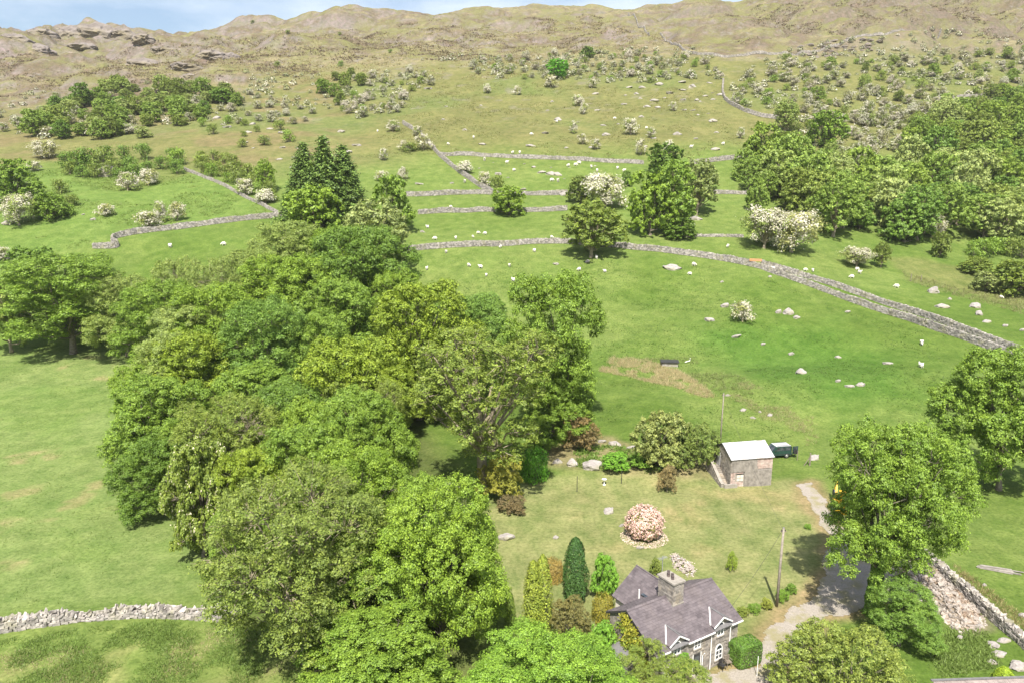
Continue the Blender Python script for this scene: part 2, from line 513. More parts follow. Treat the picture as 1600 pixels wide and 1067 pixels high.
    lum = c.mean(-1, keepdims=True)
    return np.clip(c * .96 + lum * .04, 0.01, 0.9), mo * (1 - rk * .5)

DRIVE_PX = [(1250, 756), (1266, 790), (1288, 822), (1300, 850), (1292, 880), (1278, 915), (1262, 938), (1232, 957), (1195, 985), (1178, 1005), (1182, 1040), (1135, 1050), (1085, 1062), (1040, 1110),
            (1190, 1120), (1250, 1015), (1290, 962), (1345, 952), (1400, 935), (1432, 905), (1405, 868), (1345, 852), (1306, 815), (1286, 780), (1270, 752)]
ZPX = {
    'left_pasture': [(-400, 545), (60, 545), (180, 556), (330, 600), (420, 800), (380, 955), (290, 950), (150, 952), (0, 970), (-400, 1010)],
    'bracken': [(-400, 1020), (0, 985), (150, 965), (380, 965), (520, 1010), (620, 1120), (-200, 1250)],
    'lawn': [(740, 790), (820, 752), (900, 735), (960, 735), (1060, 742), (1130, 755), (1240, 745), (1262, 790), (1285, 850), (1262, 930), (1180, 975), (1150, 1000), (960, 1000), (800, 990), (740, 880)],
    'bank': [(850, 700), (900, 672), (960, 680), (1040, 715), (1110, 722), (1105, 745), (1040, 742), (960, 738), (880, 735), (840, 730)],
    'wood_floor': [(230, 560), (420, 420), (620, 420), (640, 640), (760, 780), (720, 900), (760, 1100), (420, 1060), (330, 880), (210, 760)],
    'marsh': [(1370, 400), (1450, 405), (1620, 440), (1700, 500), (1560, 470), (1430, 440)],
    'rubble_ground': [(1395, 880), (1440, 868), (1480, 900), (1540, 960), (1560, 985), (1510, 1000), (1465, 965), (1430, 920)],
    'knoll': [(-300, 300), (60, 260), (200, 300), (300, 270), (430, 335), (200, 372), (140, 390), (0, 420), (-300, 440)],
    'pasture_shade': [(1130, 520), (1300, 515), (1440, 560), (1420, 625), (1320, 640), (1200, 600), (1130, 560)],
}
ZPX['drive'] = DRIVE_PX
ZP = {k: [(q[0], q[1]) for q in wpoly(v)] for k, v in ZPX.items()}

def build_ground():
    NX, NY = 470, 600
    s = np.linspace(0, 1, NY)
    Y = np.concatenate([np.linspace(-120, 24, 30), 26 * (1500 / 26.) ** np.linspace(0, 1, NY - 30)])
    u = np.linspace(-1, 1, NX)
    u = np.sign(u) * np.abs(u) ** 1.15
    Xw = 70 + 0.88 * np.maximum(Y, 0)
    X = u[None, :] * Xw[:, None]
    YY = np.repeat(Y[:, None], NX, 1)
    Z = H(X, YY)
    V = np.stack([X, YY, Z], -1).reshape(-1, 3)
    idx = np.arange(NX * NY).reshape(NY, NX)
    F = np.stack([idx[:-1, :-1], idx[:-1, 1:], idx[1:, 1:], idx[1:, :-1]], -1).reshape(-1, 4)
    me = np_mesh('ground', V, F, M['ground'], True)
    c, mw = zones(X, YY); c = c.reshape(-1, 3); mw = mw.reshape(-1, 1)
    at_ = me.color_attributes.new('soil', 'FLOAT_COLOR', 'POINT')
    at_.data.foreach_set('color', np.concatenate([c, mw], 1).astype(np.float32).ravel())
    o = link('ground', me)
    tag(o, kind='structure', label='green Welsh hillside pasture rising to brown rocky moor')
    return o

def ground_mat():
    t = NT('grassland')
    a = t.node("ShaderNodeAttribute"); a.attribute_name = 'soil'
    p = t.pos()
    n1 = t.noise(p, 2.2, 4, 0.7); n2 = t.noise(p, 0.35, 4, 0.6); n3 = t.noise(p, 0.06, 5, 0.65)
    col = t.mix(1.0, a.outputs[0], t.ramp(n1, [(0.28, (0.62, 0.66, 0.58)), (0.5, (1, 1, 1)), (0.72, (1.36, 1.28, 1.36))]), 'MULTIPLY')
    col = t.mix(1.0, col, t.ramp(n2, [(0.32, (0.76, 0.83, 0.74)), (0.68, (1.22, 1.14, 1.24))]), 'MULTIPLY')
    col = t.mix(1.0, col, t.ramp(n3, [(0.3, (0.88, 0.93, 0.86)), (0.7, (1.11, 1.06, 1.10))]), 'MULTIPLY')
    al = a.outputs['Alpha']
    def mask(sc, lo, hi, k):
        m = t.ramp(t.noise(p, sc, 6, 0.72), [(lo, 0.0), (hi, k)])
        q = t.node("ShaderNodeMath"); q.operation = 'MULTIPLY'; t.l.new(m, q.inputs[0]); t.l.new(al, q.inputs[1]); return q.outputs[0]
    col = t.mix(mask(.055, .49, .60, .62), col, (.125, .098, .062))      # heather
    col = t.mix(mask(.11, .56, .64, .6), col, (.225, .207, .185))       # bare rock
    col = t.mix(mask(.30, .54, .64, .5), col, (.13, .108, .062))
    col = t.mix(mask(.035, .48, .60, .65), col, (.168, .172, .060))       # moss
    nm = t.bump(t.noise(p, 1.1, 6, 0.75), 0.55, 0.35)
    q = t.node("ShaderNodeMath"); q.operation = 'MULTIPLY'; t.l.new(t.noise(p, .16, 5, .65), q.inputs[0]); t.l.new(al, q.inputs[1])
    b2 = t.node("ShaderNodeBump"); t.l.new(q.outputs[0], b2.inputs['Height']); b2.inputs['Strength'].default_value = .9; b2.inputs['Distance'].default_value = 4.0
    t.l.new(nm, b2.inputs['Normal'])
    return t.done(t.principled(col, 0.95, 0.08, 0, b2.outputs[0]))
M['ground'] = ground_mat()
GROUND = build_ground()

# gravel drive and yard
def patch(name, poly_px, mat, lift, cell, label, wob=0.5, ws=2.0):
    poly = [(q[0], q[1]) for q in wpoly(poly_px)]
    xs = [p[0] for p in poly]; ys = [p[1] for p in poly]
    gx = np.arange(min(xs) - 1, max(xs) + 1, cell); gy = np.arange(min(ys) - 1, max(ys) + 1, cell)
    X, Y = np.meshgrid(gx, gy)
    cx = X[:-1, :-1] + cell / 2; cy = Y[:-1, :-1] + cell / 2
    keep = poly_dist(cx, cy, poly) + wob * fbm(cx / ws, cy / ws, 3, 77) > 0
    idx = np.arange(X.size).reshape(X.shape)
    F = np.stack([idx[:-1, :-1], idx[:-1, 1:], idx[1:, 1:], idx[1:, :-1]], -1)[keep]
    used, inv = np.unique(F.ravel(), return_inverse=True)
    V = np.stack([X, Y, H(X, Y) + lift], -1).reshape(-1, 3)[used]
    o = link(name, np_mesh(name, V, inv.reshape(-1, 4), mat, True))
    return tag(o, label, kind='structure')
t = NT('gravel'); p = t.pos()
gc = t.ramp(t.noise(p, 6.0, 6, 0.75), [(0.3, (0.20, 0.178, 0.15)), (0.7, (0.37, 0.33, 0.28))])
gc = t.mix(t.ramp(t.noise(p, 0.5, 4, 0.6), [(0.47, 0.0), (0.62, 0.75)]), gc, (0.22, 0.20, 0.095))
M['gravel'] = t.done(t.principled(gc, 0.95, 0.15, 0, t.bump(t.noise(p, 9, 4, 0.7), 0.5, 0.05)))
patch('gravel_drive', DRIVE_PX, M['gravel'], 0.035, 0.22, 'pale gravel drive and yard between cottage and barn', 1.0, 2.4)
M['drive_edge'] = mottled('trodden_earth', (0.25, 0.19, 0.10), (0.34, 0.28, 0.15), 2.5, 0.95, 0.1, 0.3, 0.04)

# ---------------------------------------------------------------- stones and walls
rs = np.random.RandomState(5)
_BOX = np.array([[-1, -1, -1], [1, -1, -1], [1, 1, -1], [-1, 1, -1], [-1, -1, 1], [1, -1, 1], [1, 1, 1], [-1, 1, 1]], float) * 0.5
_BF = np.array([[0, 3, 2, 1], [4, 5, 6, 7], [0, 1, 5, 4], [1, 2, 6, 5], [2, 3, 7, 6], [3, 0, 4, 7]])
def stones_mesh(name, C, S, A, mat, jit=0.22, tilt=0.15):
    """irregular blocks: centres, sizes, yaw"""
    C = np.asarray(C, float); S = np.asarray(S, float); A = np.asarray(A, float)
    n = len(C)
    v = _BOX[None] * (1 + jit * rs.uniform(-1, 1, (n, 8, 3)))
    v = v * S[:, None, :]
    tx = rs.normal(0, tilt, n); ty = rs.normal(0, tilt, n)
    v[..., 2] += v[..., 0] * ty[:, None] + v[..., 1] * tx[:, None]
    ca, sa = np.cos(A)[:, None], np.sin(A)[:, None]
    x = v[..., 0] * ca - v[..., 1] * sa; y = v[..., 0] * sa + v[..., 1] * ca
    V = np.stack([x, y, v[..., 2]], -1) + C[:, None, :]
    F = (_BF[None] + (np.arange(n) * 8)[:, None, None]).reshape(-1, 4)
    return np_mesh(name, V.reshape(-1, 3), F, mat)
def resample(pts, step):
    pts = np.asarray(pts, float)
    d = np.r_[0, np.cumsum(np.hypot(np.diff(pts[:, 0]), np.diff(pts[:, 1])))]
    n = max(2, int(d[-1] / step) + 1)
    s = np.linspace(0, d[-1], n)
    return np.stack([np.interp(s, d, pts[:, 0]), np.interp(s, d, pts[:, 1])], 1), d[-1]
def smooth_line(pts, it=2):
    pts = np.asarray(pts, float)
    for _ in range(it):
        q = np.empty((2 * len(pts) - 2 + 0, 2))
        q[0::2] = pts[:-1] * .75 + pts[1:] * .25; q[1::2] = pts[:-1] * .25 + pts[1:] * .75
        pts = np.vstack([pts[:1], q, pts[-1:]])
    return pts
STONE_PROTO = []
def stone_protos():
    for k in range(6):
        STONE_PROTO.append(stones_mesh('stone', [[0, 0, 0]], [[1, 1, 1]], [0], M['stone1'], 0.32, 0.1))
M['stone1'] = None
def _stone1():
    t = NT('loose_stone'); oi = t.node("ShaderNodeObjectInfo"); p = t.pos()
    col = t.ramp(t.noise(p, 2.2, 5, 0.65), [(0.3, (0.22, 0.205, 0.19)), (0.68, (0.44, 0.415, 0.385))])
    col = t.mix(1.0, col, t.ramp(oi.outputs['Random'], [(0, (.68, .66, .64)), (1, (1.28, 1.24, 1.2))]), 'MULTIPLY')
    col = t.mix(t.ramp(t.noise(p, 0.8, 3), [(0.52, 0.0), (0.7, .6)]), col, (0.24, 0.23, 0.13))
    return t.done(t.principled(col, 0.95, 0.15, 0, t.bump(t.noise(p, 7, 5, .7), 0.5, 0.05)))
M['stone1'] = _stone1()
stone_protos()

def dry_wall(px_pts, label, h=1.3, w=0.6, st=0.5, gaps=0.0, near=0, group=None, seed=0, ruin=0.15, pts=None):
    global rs
    rs = np.random.RandomState(100 + seed)
    wp = [at(a, b)[:2] for a, b in px_pts] if pts is None else pts
    line = smooth_line(wp, 2)
    P, ln = resample(line, st)
    x0, y0 = P[0]
    z0 = float(H(x0, y0))
    root = empty('dry_stone_wall', (x0, y0, z0))
    tag(root, label, 'wall', group)
    d = np.gradient(P, axis=0); d /= np.linalg.norm(d, axis=1)[:, None] + 1e-9
    nrm = np.stack([-d[:, 1], d[:, 0]], 1)
    Z = H(P[:, 0], P[:, 1])
    hh = h * (1 + ruin * 1.6 * fbm(P[:, 0] / 6., P[:, 1] / 6., 3, 200 + seed)) * np.where(vn2(P[:, 0] / 9., P[:, 1] / 9., 300 + seed) < -1 + gaps * 2, 0.35, 1)
    hh = np.clip(hh, 0.25, h * 1.5)
    # core
    k = len(P); wt = w * 0.72
    ring = []
    for a, (off, zz) in enumerate(((-w * .92 / 2, -0.3), (w * .92 / 2, -0.3), (wt * .85 / 2, 1.0), (-wt * .85 / 2, 1.0))):
        zq = Z + (-0.4 if zz < 0 else hh - 0.16)
        ring.append(np.stack([P[:, 0] + nrm[:, 0] * off - x0, P[:, 1] + nrm[:, 1] * off - y0, zq - z0], 1))
    V = np.stack(ring, 1).reshape(-1, 3)
    F = []
    for i in range(k - 1):
        for a in range(4):
            b = (a + 1) % 4
            F.append((i * 4 + a, i * 4 + b, (i + 1) * 4 + b, (i + 1) * 4 + a))
    F.append((3, 2, 1, 0)); F.append(tuple((k - 1) * 4 + a for a in range(4)))
    link('core', np_mesh('core', V, np.array(F), M['wall_core']), root)
    ncr = max(2, int(round(h / (st * 0.62))))
    C = []; S = []; A = []
    ang = np.arctan2(d[:, 1], d[:, 0])
    for c in range(ncr):
        for side in (-1, 1):
            zf = (c + 0.5) / ncr
            wd = (w + (wt - w) * zf) / 2 - 0.07
            off = rs.uniform(-.3, .3, k) * st
            jx = P[:, 0] + d[:, 0] * off + nrm[:, 0] * side * (wd + rs.uniform(-.05, .05, k))
            jy = P[:, 1] + d[:, 1] * off + nrm[:, 1] * side * (wd + rs.uniform(-.05, .05, k))
            jz = Z + hh * zf * 0.93 + rs.uniform(-.05, .05, k)
            C.append(np.stack([jx - x0, jy - y0, jz - z0], 1))
            S.append(np.stack([st * rs.uniform(.7, 1.25, k), np.full(k, 0.26) * rs.uniform(.8, 1.3, k), hh / ncr * rs.uniform(.75, 1.1, k)], 1))
            A.append(ang + rs.normal(0, .13, k))
    C = np.concatenate(C); S = np.concatenate(S); A = np.concatenate(A)
    # coping
    Pc, _ = resample(line, st * 0.62)
    kc = len(Pc)
    dc = np.gradient(Pc, axis=0); ac = np.arctan2(dc[:, 1], dc[:, 0])
    s_all = np.linspace(0, 1, k); s_c = np.linspace(0, 1, kc)
    zc = np.interp(s_c, s_all, Z + hh) - z0 + rs.uniform(-.06, .06, kc)
    Cc = np.stack([Pc[:, 0] - x0, Pc[:, 1] - y0, zc], 1)
    Sc = np.stack([st * .62 * rs.uniform(.6, 1.2, kc), wt * rs.uniform(.75, 1.2, kc), 0.27 * rs.uniform(.7, 1.4, kc)], 1)
    if near:
        # stones one can pick apart: coping stones and the camera-side face
        n_near = 0
        order = list(range(kc))
        for i in order:
            if n_near >= near: break
            o = link('stone', STONE_PROTO[i % 6], root)
            o.location = Cc[i]; o.scale = Sc[i] * 1.05
            o.rotation_euler = (rs.normal(0, .35), rs.normal(0, .35), ac[i] + rs.normal(0, .7)); o.location.z += rs.uniform(-.12, .05)
            n_near += 1
        if n_near < kc:
            C = np.concatenate([C, Cc[n_near:]]); S = np.concatenate([S, Sc[n_near:]]); A = np.concatenate([A, ac[n_near:]])
    else:
        C = np.concatenate([C, Cc]); S = np.concatenate([S, Sc]); A = np.concatenate([A, ac + rs.normal(0, .2, kc)])
    so = link('stones', stones_mesh('stones', C, S, A, M['stone'], 0.2, 0.1), root)
    so["kind"] = "stuff"
    return root
M['wall_core'] = mottled('wall_core', (0.12, 0.11, 0.10), (0.22, 0.20, 0.18), 2.0, 0.95, 0.1, 0.3)

dry_wall([(-90, 1000), (-40, 993), (0, 985), (70, 974), (150, 964), (230, 960), (290, 962), (372, 968)], 'tumbled pale dry stone wall along the foot of the worn left pasture', 0.95, 1.15, 0.36, 0.12, 290, seed=1, ruin=0.55)
dry_wall([(632, 393), (700, 387), (800, 383), (870, 380), (925, 384), (985, 389), (1060, 398), (1130, 407), (1172, 416)], 'long grey dry stone wall behind the lone olive field tree', 1.6, 0.75, 0.5, seed=2)
dry_wall([(1172, 416), (1240, 438), (1300, 460), (1400, 494), (1460, 516), (1535, 541), (1600, 566)], 'nearer of the two parallel dry stone walls flanking the field track', 1.45, 0.8, 0.5, seed=3)
dry_wall([(1190, 414), (1260, 434), (1340, 460), (1420, 487), (1500, 516), (1570, 541), (1660, 575)], 'farther of the two parallel dry stone walls flanking the field track', 1.35, 0.7, 0.5, seed=4)
dry_wall([(655, 335), (720, 332), (790, 332), (885, 329)], 'dry stone wall behind the round bright green tree', 1.6, 0.75, 0.55, seed=5)
dry_wall([(636, 307), (700, 305), (780, 304), (860, 306), (905, 303)], 'dry stone wall at the foot of the diagonal wall', 1.6, 0.75, 0.55, seed=6)
dry_wall([(688, 244), (760, 245), (850, 249), (930, 253), (1005, 257)], 'straight dry stone wall below the hawthorn dotted upper slope', 1.6, 0.8, 0.6, seed=7)
dry_wall([(1080, 257), (1130, 251), (1170, 248)], 'short dry stone wall running right from the dark round tree', 1.7, 0.8, 0.6, seed=8)
dry_wall([(630, 194), (660, 215), (685, 243), (710, 265), (745, 290), (770, 303)], 'diagonal dry stone wall climbing the slope between hawthorns', 1.7, 0.9, 0.6, seed=9)
dry_wall([(147, 388), (190, 388), (172, 378), (186, 370), (250, 361), (330, 351), (400, 343), (442, 339)], 'kinked dry stone wall below the green knoll', 1.7, 0.8, 0.55, seed=10)
dry_wall([(442, 338), (410, 322), (370, 301), (320, 279), (288, 266)], 'thin pale wall slanting up the green knoll beside bushes', 1.0, 0.7, 0.6, seed=11)
dry_wall([(1060, 371), (1110, 370), (1160, 371)], 'low broken wall behind the blossoming hawthorn pair', 0.8, 0.7, 0.5, seed=12)
dry_wall([(1108, 303), (1168, 304)], 'short wall stretch between field trees and the right hand wood', 1.3, 0.8, 0.55, seed=13)
dry_wall([(1130, 128), (1128, 152), (1150, 170), (1180, 182), (1218, 187)], 'curving dry stone wall round the foot of the thorn scrub', 1.9, 1.0, 0.8, seed=14)
dry_wall([(982, 24), (1000, 42), (1014, 56)], 'far mountain wall dropping from the green summit', 1.6, 1.1, 1.0, seed=15)
dry_wall([(1032, 54), (1060, 75), (1085, 86), (1120, 89), (1170, 88), (1262, 83), (1300, 72), (1335, 61), (1400, 55), (1470, 48)], 'long mountain wall crossing the moor above the thorn scrub', 1.6, 1.1, 1.0, seed=16)
dry_wall([(1462, 157), (1500, 153), (1545, 150)], 'pale wall above the wood on the far right slope', 1.8, 1.0, 0.8, seed=17)
dry_wall([(1442, 872), (1482, 905), (1522, 941), (1562, 978), (1625, 1030)], 'mossy stone wall beside the rubble heap and drive', 1.15, 0.75, 0.38, near=240, seed=18, ruin=0.12)

# ---------------------------------------------------------------- plants: prototypes
def unit(v):
    return v / (np.linalg.norm(v, axis=-1, keepdims=True) + 1e-9)
def leaf_quads(P, N, size, r, aspect=0.62, droop=0.0):
    """rhombic leaf sprays at P facing N"""
    n = len(P)
    a = unit(r.normal(size=(n, 3)))
    T = unit(np.cross(N, a)); B = np.cross(N, T)
    L = size * r.uniform(0.65, 1.35, (n, 1)); W = L * aspect * r.uniform(0.7, 1.2, (n, 1))
    V = np.empty((n, 3, 3))
    sk = r.uniform(-.3, .3, (n, 1))
    V[:, 0] = P - T * L * 0.55 + B * W * sk
    V[:, 1] = P + B * W * 0.62 + N * L * 0.06 + T * L * (.30 + .2 * sk)
    V[:, 2] = P - B * W * 0.62 + N * L * 0.06 + T * L * (.42 - .2 * sk) - np.array([0, 0, droop]) * L
    return V
def quads_to_mesh(name, V, mat):
    n, k = V.shape[:2]
    return np_mesh(name, V.reshape(-1, 3), np.arange(k * n).reshape(n, k), mat)

def make_lobes(r, n, R, z0, z1, profile, lr, jit=0.16, low=0.0):
    out = []
    for i in range(n):
        h = ((i + 0.5) / n) ** 0.85
        pr = profile(h)
        th = i * 2.39996 + r.uniform(-.4, .4)
        rad = R * pr * r.uniform(0.40, 0.86)
        z = z0 + (z1 - z0) * (low + (1 - low) * h) + r.uniform(-jit, jit) * R
        rl = R * r.uniform(*lr) * (0.75 + 0.35 * pr) * (1.25 if r.uniform() < .2 else (.75 if r.uniform() < .3 else 1))
        out.append((rad * math.cos(th) * r.uniform(.85, 1.15), rad * math.sin(th) * r.uniform(.85, 1.15), min(z, z1 - rl * 0.75), rl))
    return np.array(out)

def crown_from_lobes(r, lobes, nsub, nleaf, sub_r, leaf, flat=0.6, lumpy=0.3, floor=None, spread=1.0, hole=-.42):
    P = []; N = []; subs = []
    for li, (x, y, z, rl) in enumerate(lobes):
        k = max(6, int(nsub * (rl / lobes[:, 3].mean()) ** 2))
        d = unit(r.normal(size=(k, 3)) * [1, 1, 0.95] + [0, 0, 0.28])
        d = d[d[:, 2] > -0.72]
        rr = rl * (0.78 + lumpy * r.uniform(-0.6, 1.0, (len(d), 1)))
        c = np.array([x, y, z]) + d * rr * [1, 1, 0.85]
        o = np.delete(lobes, li, 0)
        dist = np.linalg.norm(c[:, None, :] - o[None, :, :3], axis=2)
        keep = ~((dist < o[None, :, 3] * 0.66).any(1))
        keep &= vn3(c * (1.6 / max(sub_r * 2.6, .6)), int(lobes[0, 3] * 1000) % 97) > hole
        if floor is not None: keep &= c[:, 2] > floor
        c = c[keep]; d = d[keep]
        if len(c) == 0: continue
        subs.append(c)
        m = nleaf
        off = r.normal(size=(len(c), m, 3)) * sub_r * [1, 1, flat] * r.uniform(.6, 1.35, (len(c), 1, 1)) * spread
        pp = c[:, None, :] + off
        nn = d[:, None, :] * 0.8 + [0, -0.10, 0.55] + unit(off) * 0.45 + r.normal(size=off.shape) * 0.45
        P.append(pp.reshape(-1, 3)); N.append(nn.reshape(-1, 3))
    P = np.concatenate(P); N = unit(np.concatenate(N))
    return P, N, np.concatenate(subs)

def clumps_from_lobes(r, lobes, cr, drop=.10, zmin=0.0):
    """leaf clumps sitting on the outside of the big boughs, with hollows between them"""
    out = []
    for li, (x, y, z, rl) in enumerate(lobes):
        k = int(30 * (rl / cr) ** 2 / 4) + 12
        d = unit(r.normal(size=(k, 3)) + [0, 0, .25]); d = d[d[:, 2] > -.6]
        c = np.array([x, y, z]) + d * rl * [1, 1, .88] * r.uniform(.82, 1.12, (len(d), 1))
        o = np.delete(lobes, li, 0)
        dist = np.linalg.norm(c[:, None] - o[None, :, :3], axis=2)
        for q in c[~((dist < o[None, :, 3] * .78).any(1))]:
            if q[2] < zmin: continue
            if all((q[0] - p[0]) ** 2 + (q[1] - p[1]) ** 2 + (q[2] - p[2]) ** 2 > (cr * 1.22) ** 2 for p in out):
                out.append((q[0], q[1], q[2], cr * r.uniform(.7, 1.3)))
    out = np.array(out)
    return out[r.uniform(size=len(out)) > drop]

def limbs(r, lobes, H0, tr, fork, twigs=None, ntw=0, lean=(0, 0), k=6, every=1):
    mb = MB()
    top = np.array([lean[0], lean[1], H0 * 0.62])
    pts = [(0, 0, -0.6), (0.05, 0, 0.25), (lean[0] * .15, lean[1] * .15, fork * .5), (lean[0] * .4, lean[1] * .4, fork), tuple(top * [.8, .8, .9]), tuple(top * [1, 1, 1.15])]
    mb.tube(pts, [tr * 1.7, tr * 1.15, tr, tr * .85, tr * .5, tr * .15], 8)
    for i, (x, y, z, rl) in enumerate(lobes):
        if i % every: continue
        s = fork * r.uniform(.75, 1.0) + (z - fork) * r.uniform(0.05, 0.3)
        s = max(s, fork * 0.6)
        a = np.array([lean[0] * .4, lean[1] * .4, s]); b = np.array([x, y, z + rl * .2])
        m1 = a * .62 + b * .38 + r.normal(size=3) * rl * .18 + [0, 0, -0.08 * rl]
        m2 = a * .3 + b * .7 + r.normal(size=3) * rl * .15 + [0, 0, .12 * rl]
        t0 = tr * r.uniform(.32, .5)
        mb.tube([a, m1, m2, b], [t0, t0 * .7, t0 * .45, t0 * .15], max(4, k - 1), False)
    if twigs is not None and ntw:
        sel = twigs[r.permutation(len(twigs))[:ntw]]
        for c in sel:
            j = int(np.argmin(((lobes[:, :3] - c) ** 2).sum(1)))
            a = lobes[j, :3] * .55 + c * .45 - [0, 0, lobes[j, 3] * .2]
            a = lobes[j, :3] + (a - lobes[j, :3]) * r.uniform(.1, .8)
            m = (a + c) / 2 + r.normal(size=3) * .18
            e = c + (c - a) * 0.22
            t0 = tr * r.uniform(.07, .13)
            mb.tube([a, m, e], [t0, t0 * .7, t0 * .25], 3, False)
    return mb

PROTO = {}
def broadleaf(key, seed, R=5.0, Ht=12.0, base=0.22, nl=20, lr=(.30, .42), nsub=60, nleaf=26, sub_r=0.42, leaf=0.30, prof='round', ntw=60, bark='bark', flat=.6, lumpy=.3,
              tr=0.34, blossom=0, leafmat='leaf', spread=1.0, aspect=.62, lean=None, forkf=None, every=1, shift=None, cr=None, per=300):
    r = np.random.RandomState(seed)
    pf = {'round': lambda h: math.sqrt(max(0.04, 1 - (2 * h - 0.85) ** 2 / 1.35)),
          'dome': lambda h: math.sqrt(max(0.05, 1 - h ** 2.2)),
          'tall': lambda h: math.sqrt(max(0.04, 1 - (1.75 * h - 0.6) ** 2 / 1.5)) * .95,
          'umbrella': lambda h: 0.55 + 0.45 * math.sin(min(1, h * 1.25) * math.pi * .62)}[prof]
    lobes = make_lobes(r, nl, R, Ht * base + R * .15, Ht, pf, lr)
    if shift: lobes[:, 0] += shift[0]; lobes[:, 1] += shift[1]
    if cr:
        cl_ = clumps_from_lobes(r, lobes, cr, zmin=Ht * base * .5)
        m_ = 22
        P, N, subs = crown_from_lobes(r, cl_, per // m_ * 2, m_, cr * .20, leaf, .7, .22, floor=.2, hole=-2)
    else:
        P, N, subs = crown_from_lobes(r, lobes, nsub, nleaf, sub_r, leaf, flat, lumpy, floor=0.1 * Ht * base, spread=spread)
    parts = []
    if blossom:
        m = r.uniform(size=len(P)) < blossom * sst(-0.2, 0.55, vn3(P * 0.55, seed) + .25)
        PB, NB = P[m] + N[m] * leaf * .25, N[m]
        P, N = P[~m], N[~m]
        parts.append(('blossom', quads_to_mesh('blossom', leaf_quads(PB, NB, leaf * .95, r, .85), M['blossom'])))
    parts.insert(0, ('crown', quads_to_mesh('crown', leaf_quads(P, N, leaf, r, aspect, .08), M[leafmat])))
    ln = lean or (r.uniform(-.5, .5), r.uniform(-.5, .5))
    tb = limbs(r, lobes, Ht, tr, Ht * (forkf or base * 1.05), subs, ntw, ln, every=every)
    parts.insert(0, ('trunk', tb.mesh('trunk', M[bark], True)))
    W = 2 * np.percentile(np.hypot(P[:, 0], P[:, 1]), 97)
    PROTO[key] = (parts, W, float(np.percentile(P[:, 2], 99.6)))

# near trees
for i in range(2):
    broadleaf('syc%d' % i, 11 + i, 7.0, 15, .14, 15, (.34, .48), leaf=.185, prof='round', ntw=60, aspect=.8, cr=1.0, per=350)
    broadleaf('oak%d' % i, 21 + i, 7.2, 14, .12, 18, (.28, .42), leaf=.18, prof='dome', ntw=80, aspect=.8, cr=.85, per=270)
    broadleaf('ash%d' % i, 31 + i, 6.8, 16, .16, 18, (.26, .40), leaf=.19, prof='tall', ntw=110, aspect=.6, cr=.95, per=290)
    broadleaf('oliv%d' % i, 41 + i, 7.2, 14.5, .18, 18, (.26, .40), leaf=.165, prof='umbrella', ntw=380, bark='bark_pale', aspect=.6, tr=.42, forkf=.24, cr=.8, per=205)
broadleaf('horn0', 51, 4.6, 8, .08, 14, (.30, .45), leaf=.21, prof='dome', ntw=80, blossom=.07, aspect=.75, cr=.62, per=190)
broadleaf('bush0', 61, 3.2, 4.4, .02, 14, (.30, .44), leaf=.15, prof='dome', ntw=60, tr=.16, forkf=.12, aspect=.75, cr=.45, per=170)
broadleaf('bush1', 62, 3.2, 4.4, .02, 16, (.26, .40), leaf=.14, prof='dome', ntw=100, tr=.14, aspect=.5, forkf=.12, cr=.42, per=150)
broadleaf('nearash0', 76, 7.4, 15, .14, 20, (.28, .42), leaf=.165, prof='dome', ntw=100, aspect=.6, cr=.85, per=290)
broadleaf('nearsyc0', 77, 7.2, 15, .08, 18, (.30, .44), leaf=.165, prof='round', ntw=110, aspect=.8, cr=.9, per=340)
broadleaf('bigbush0', 63, 7.0, 6.0, .02, 30, (.20, .32), leaf=.16, prof='dome', ntw=160, tr=.2, aspect=.7, forkf=.12, cr=.6, per=118)
broadleaf('open0', 71, 7.0, 18, .28, 26, (.18, .28), leaf=.20, prof='umbrella', ntw=420, bark='bark_pale', aspect=.6, tr=.50, forkf=.32, lean=(.3, .2), cr=.75, per=130)
broadleaf('bigash0', 75, 7.4, 16, .27, 26, (.22, .36), leaf=.19, prof='round', ntw=160, aspect=.5, tr=.45, forkf=.26, lean=(1.2, .2), shift=(1.9, .2), cr=.8, per=280)
# middle distance
for i in range(2):
    broadleaf('mid_round%d' % i, 81 + i, 5.0, 9.5, .03, 24, (.26, .40), 40, 16, .50, .42, 'round', 0, lumpy=.35, cr=.9, per=80)
    broadleaf('mid_ash%d' % i, 91 + i, 5.0, 11, .10, 26, (.20, .34), 26, 14, .55, .40, 'tall', 60, 'bark_pale', lumpy=.55, aspect=.5, cr=.85, per=76)
    broadleaf('mid_dome%d' % i, 101 + i, 5.0, 8.0, .0, 26, (.22, .36), 32, 16, .46, .40, 'dome', 30, lumpy=.45, cr=.85, per=76)
for i in range(3):
    broadleaf('thorn%d' % i, 111 + i, 3.0, 4.6, .08, 16, (.24, .40), 18, 12, .36, .34, 'dome', 20, 'bark_pale', lumpy=.5, blossom=.95, tr=.2, aspect=.8)
    broadleaf('scrub%d' % i, 121 + i, 3.0, 4.0, .03, 14, (.26, .42), 14, 10, .42, .40, 'dome', 12, lumpy=.5, tr=.18)
broadleaf('midthorn0', 131, 4.2, 6.5, .10, 22, (.22, .36), 34, 18, .36, .30, 'dome', 70, 'bark_pale', lumpy=.5, blossom=.8, tr=.26)

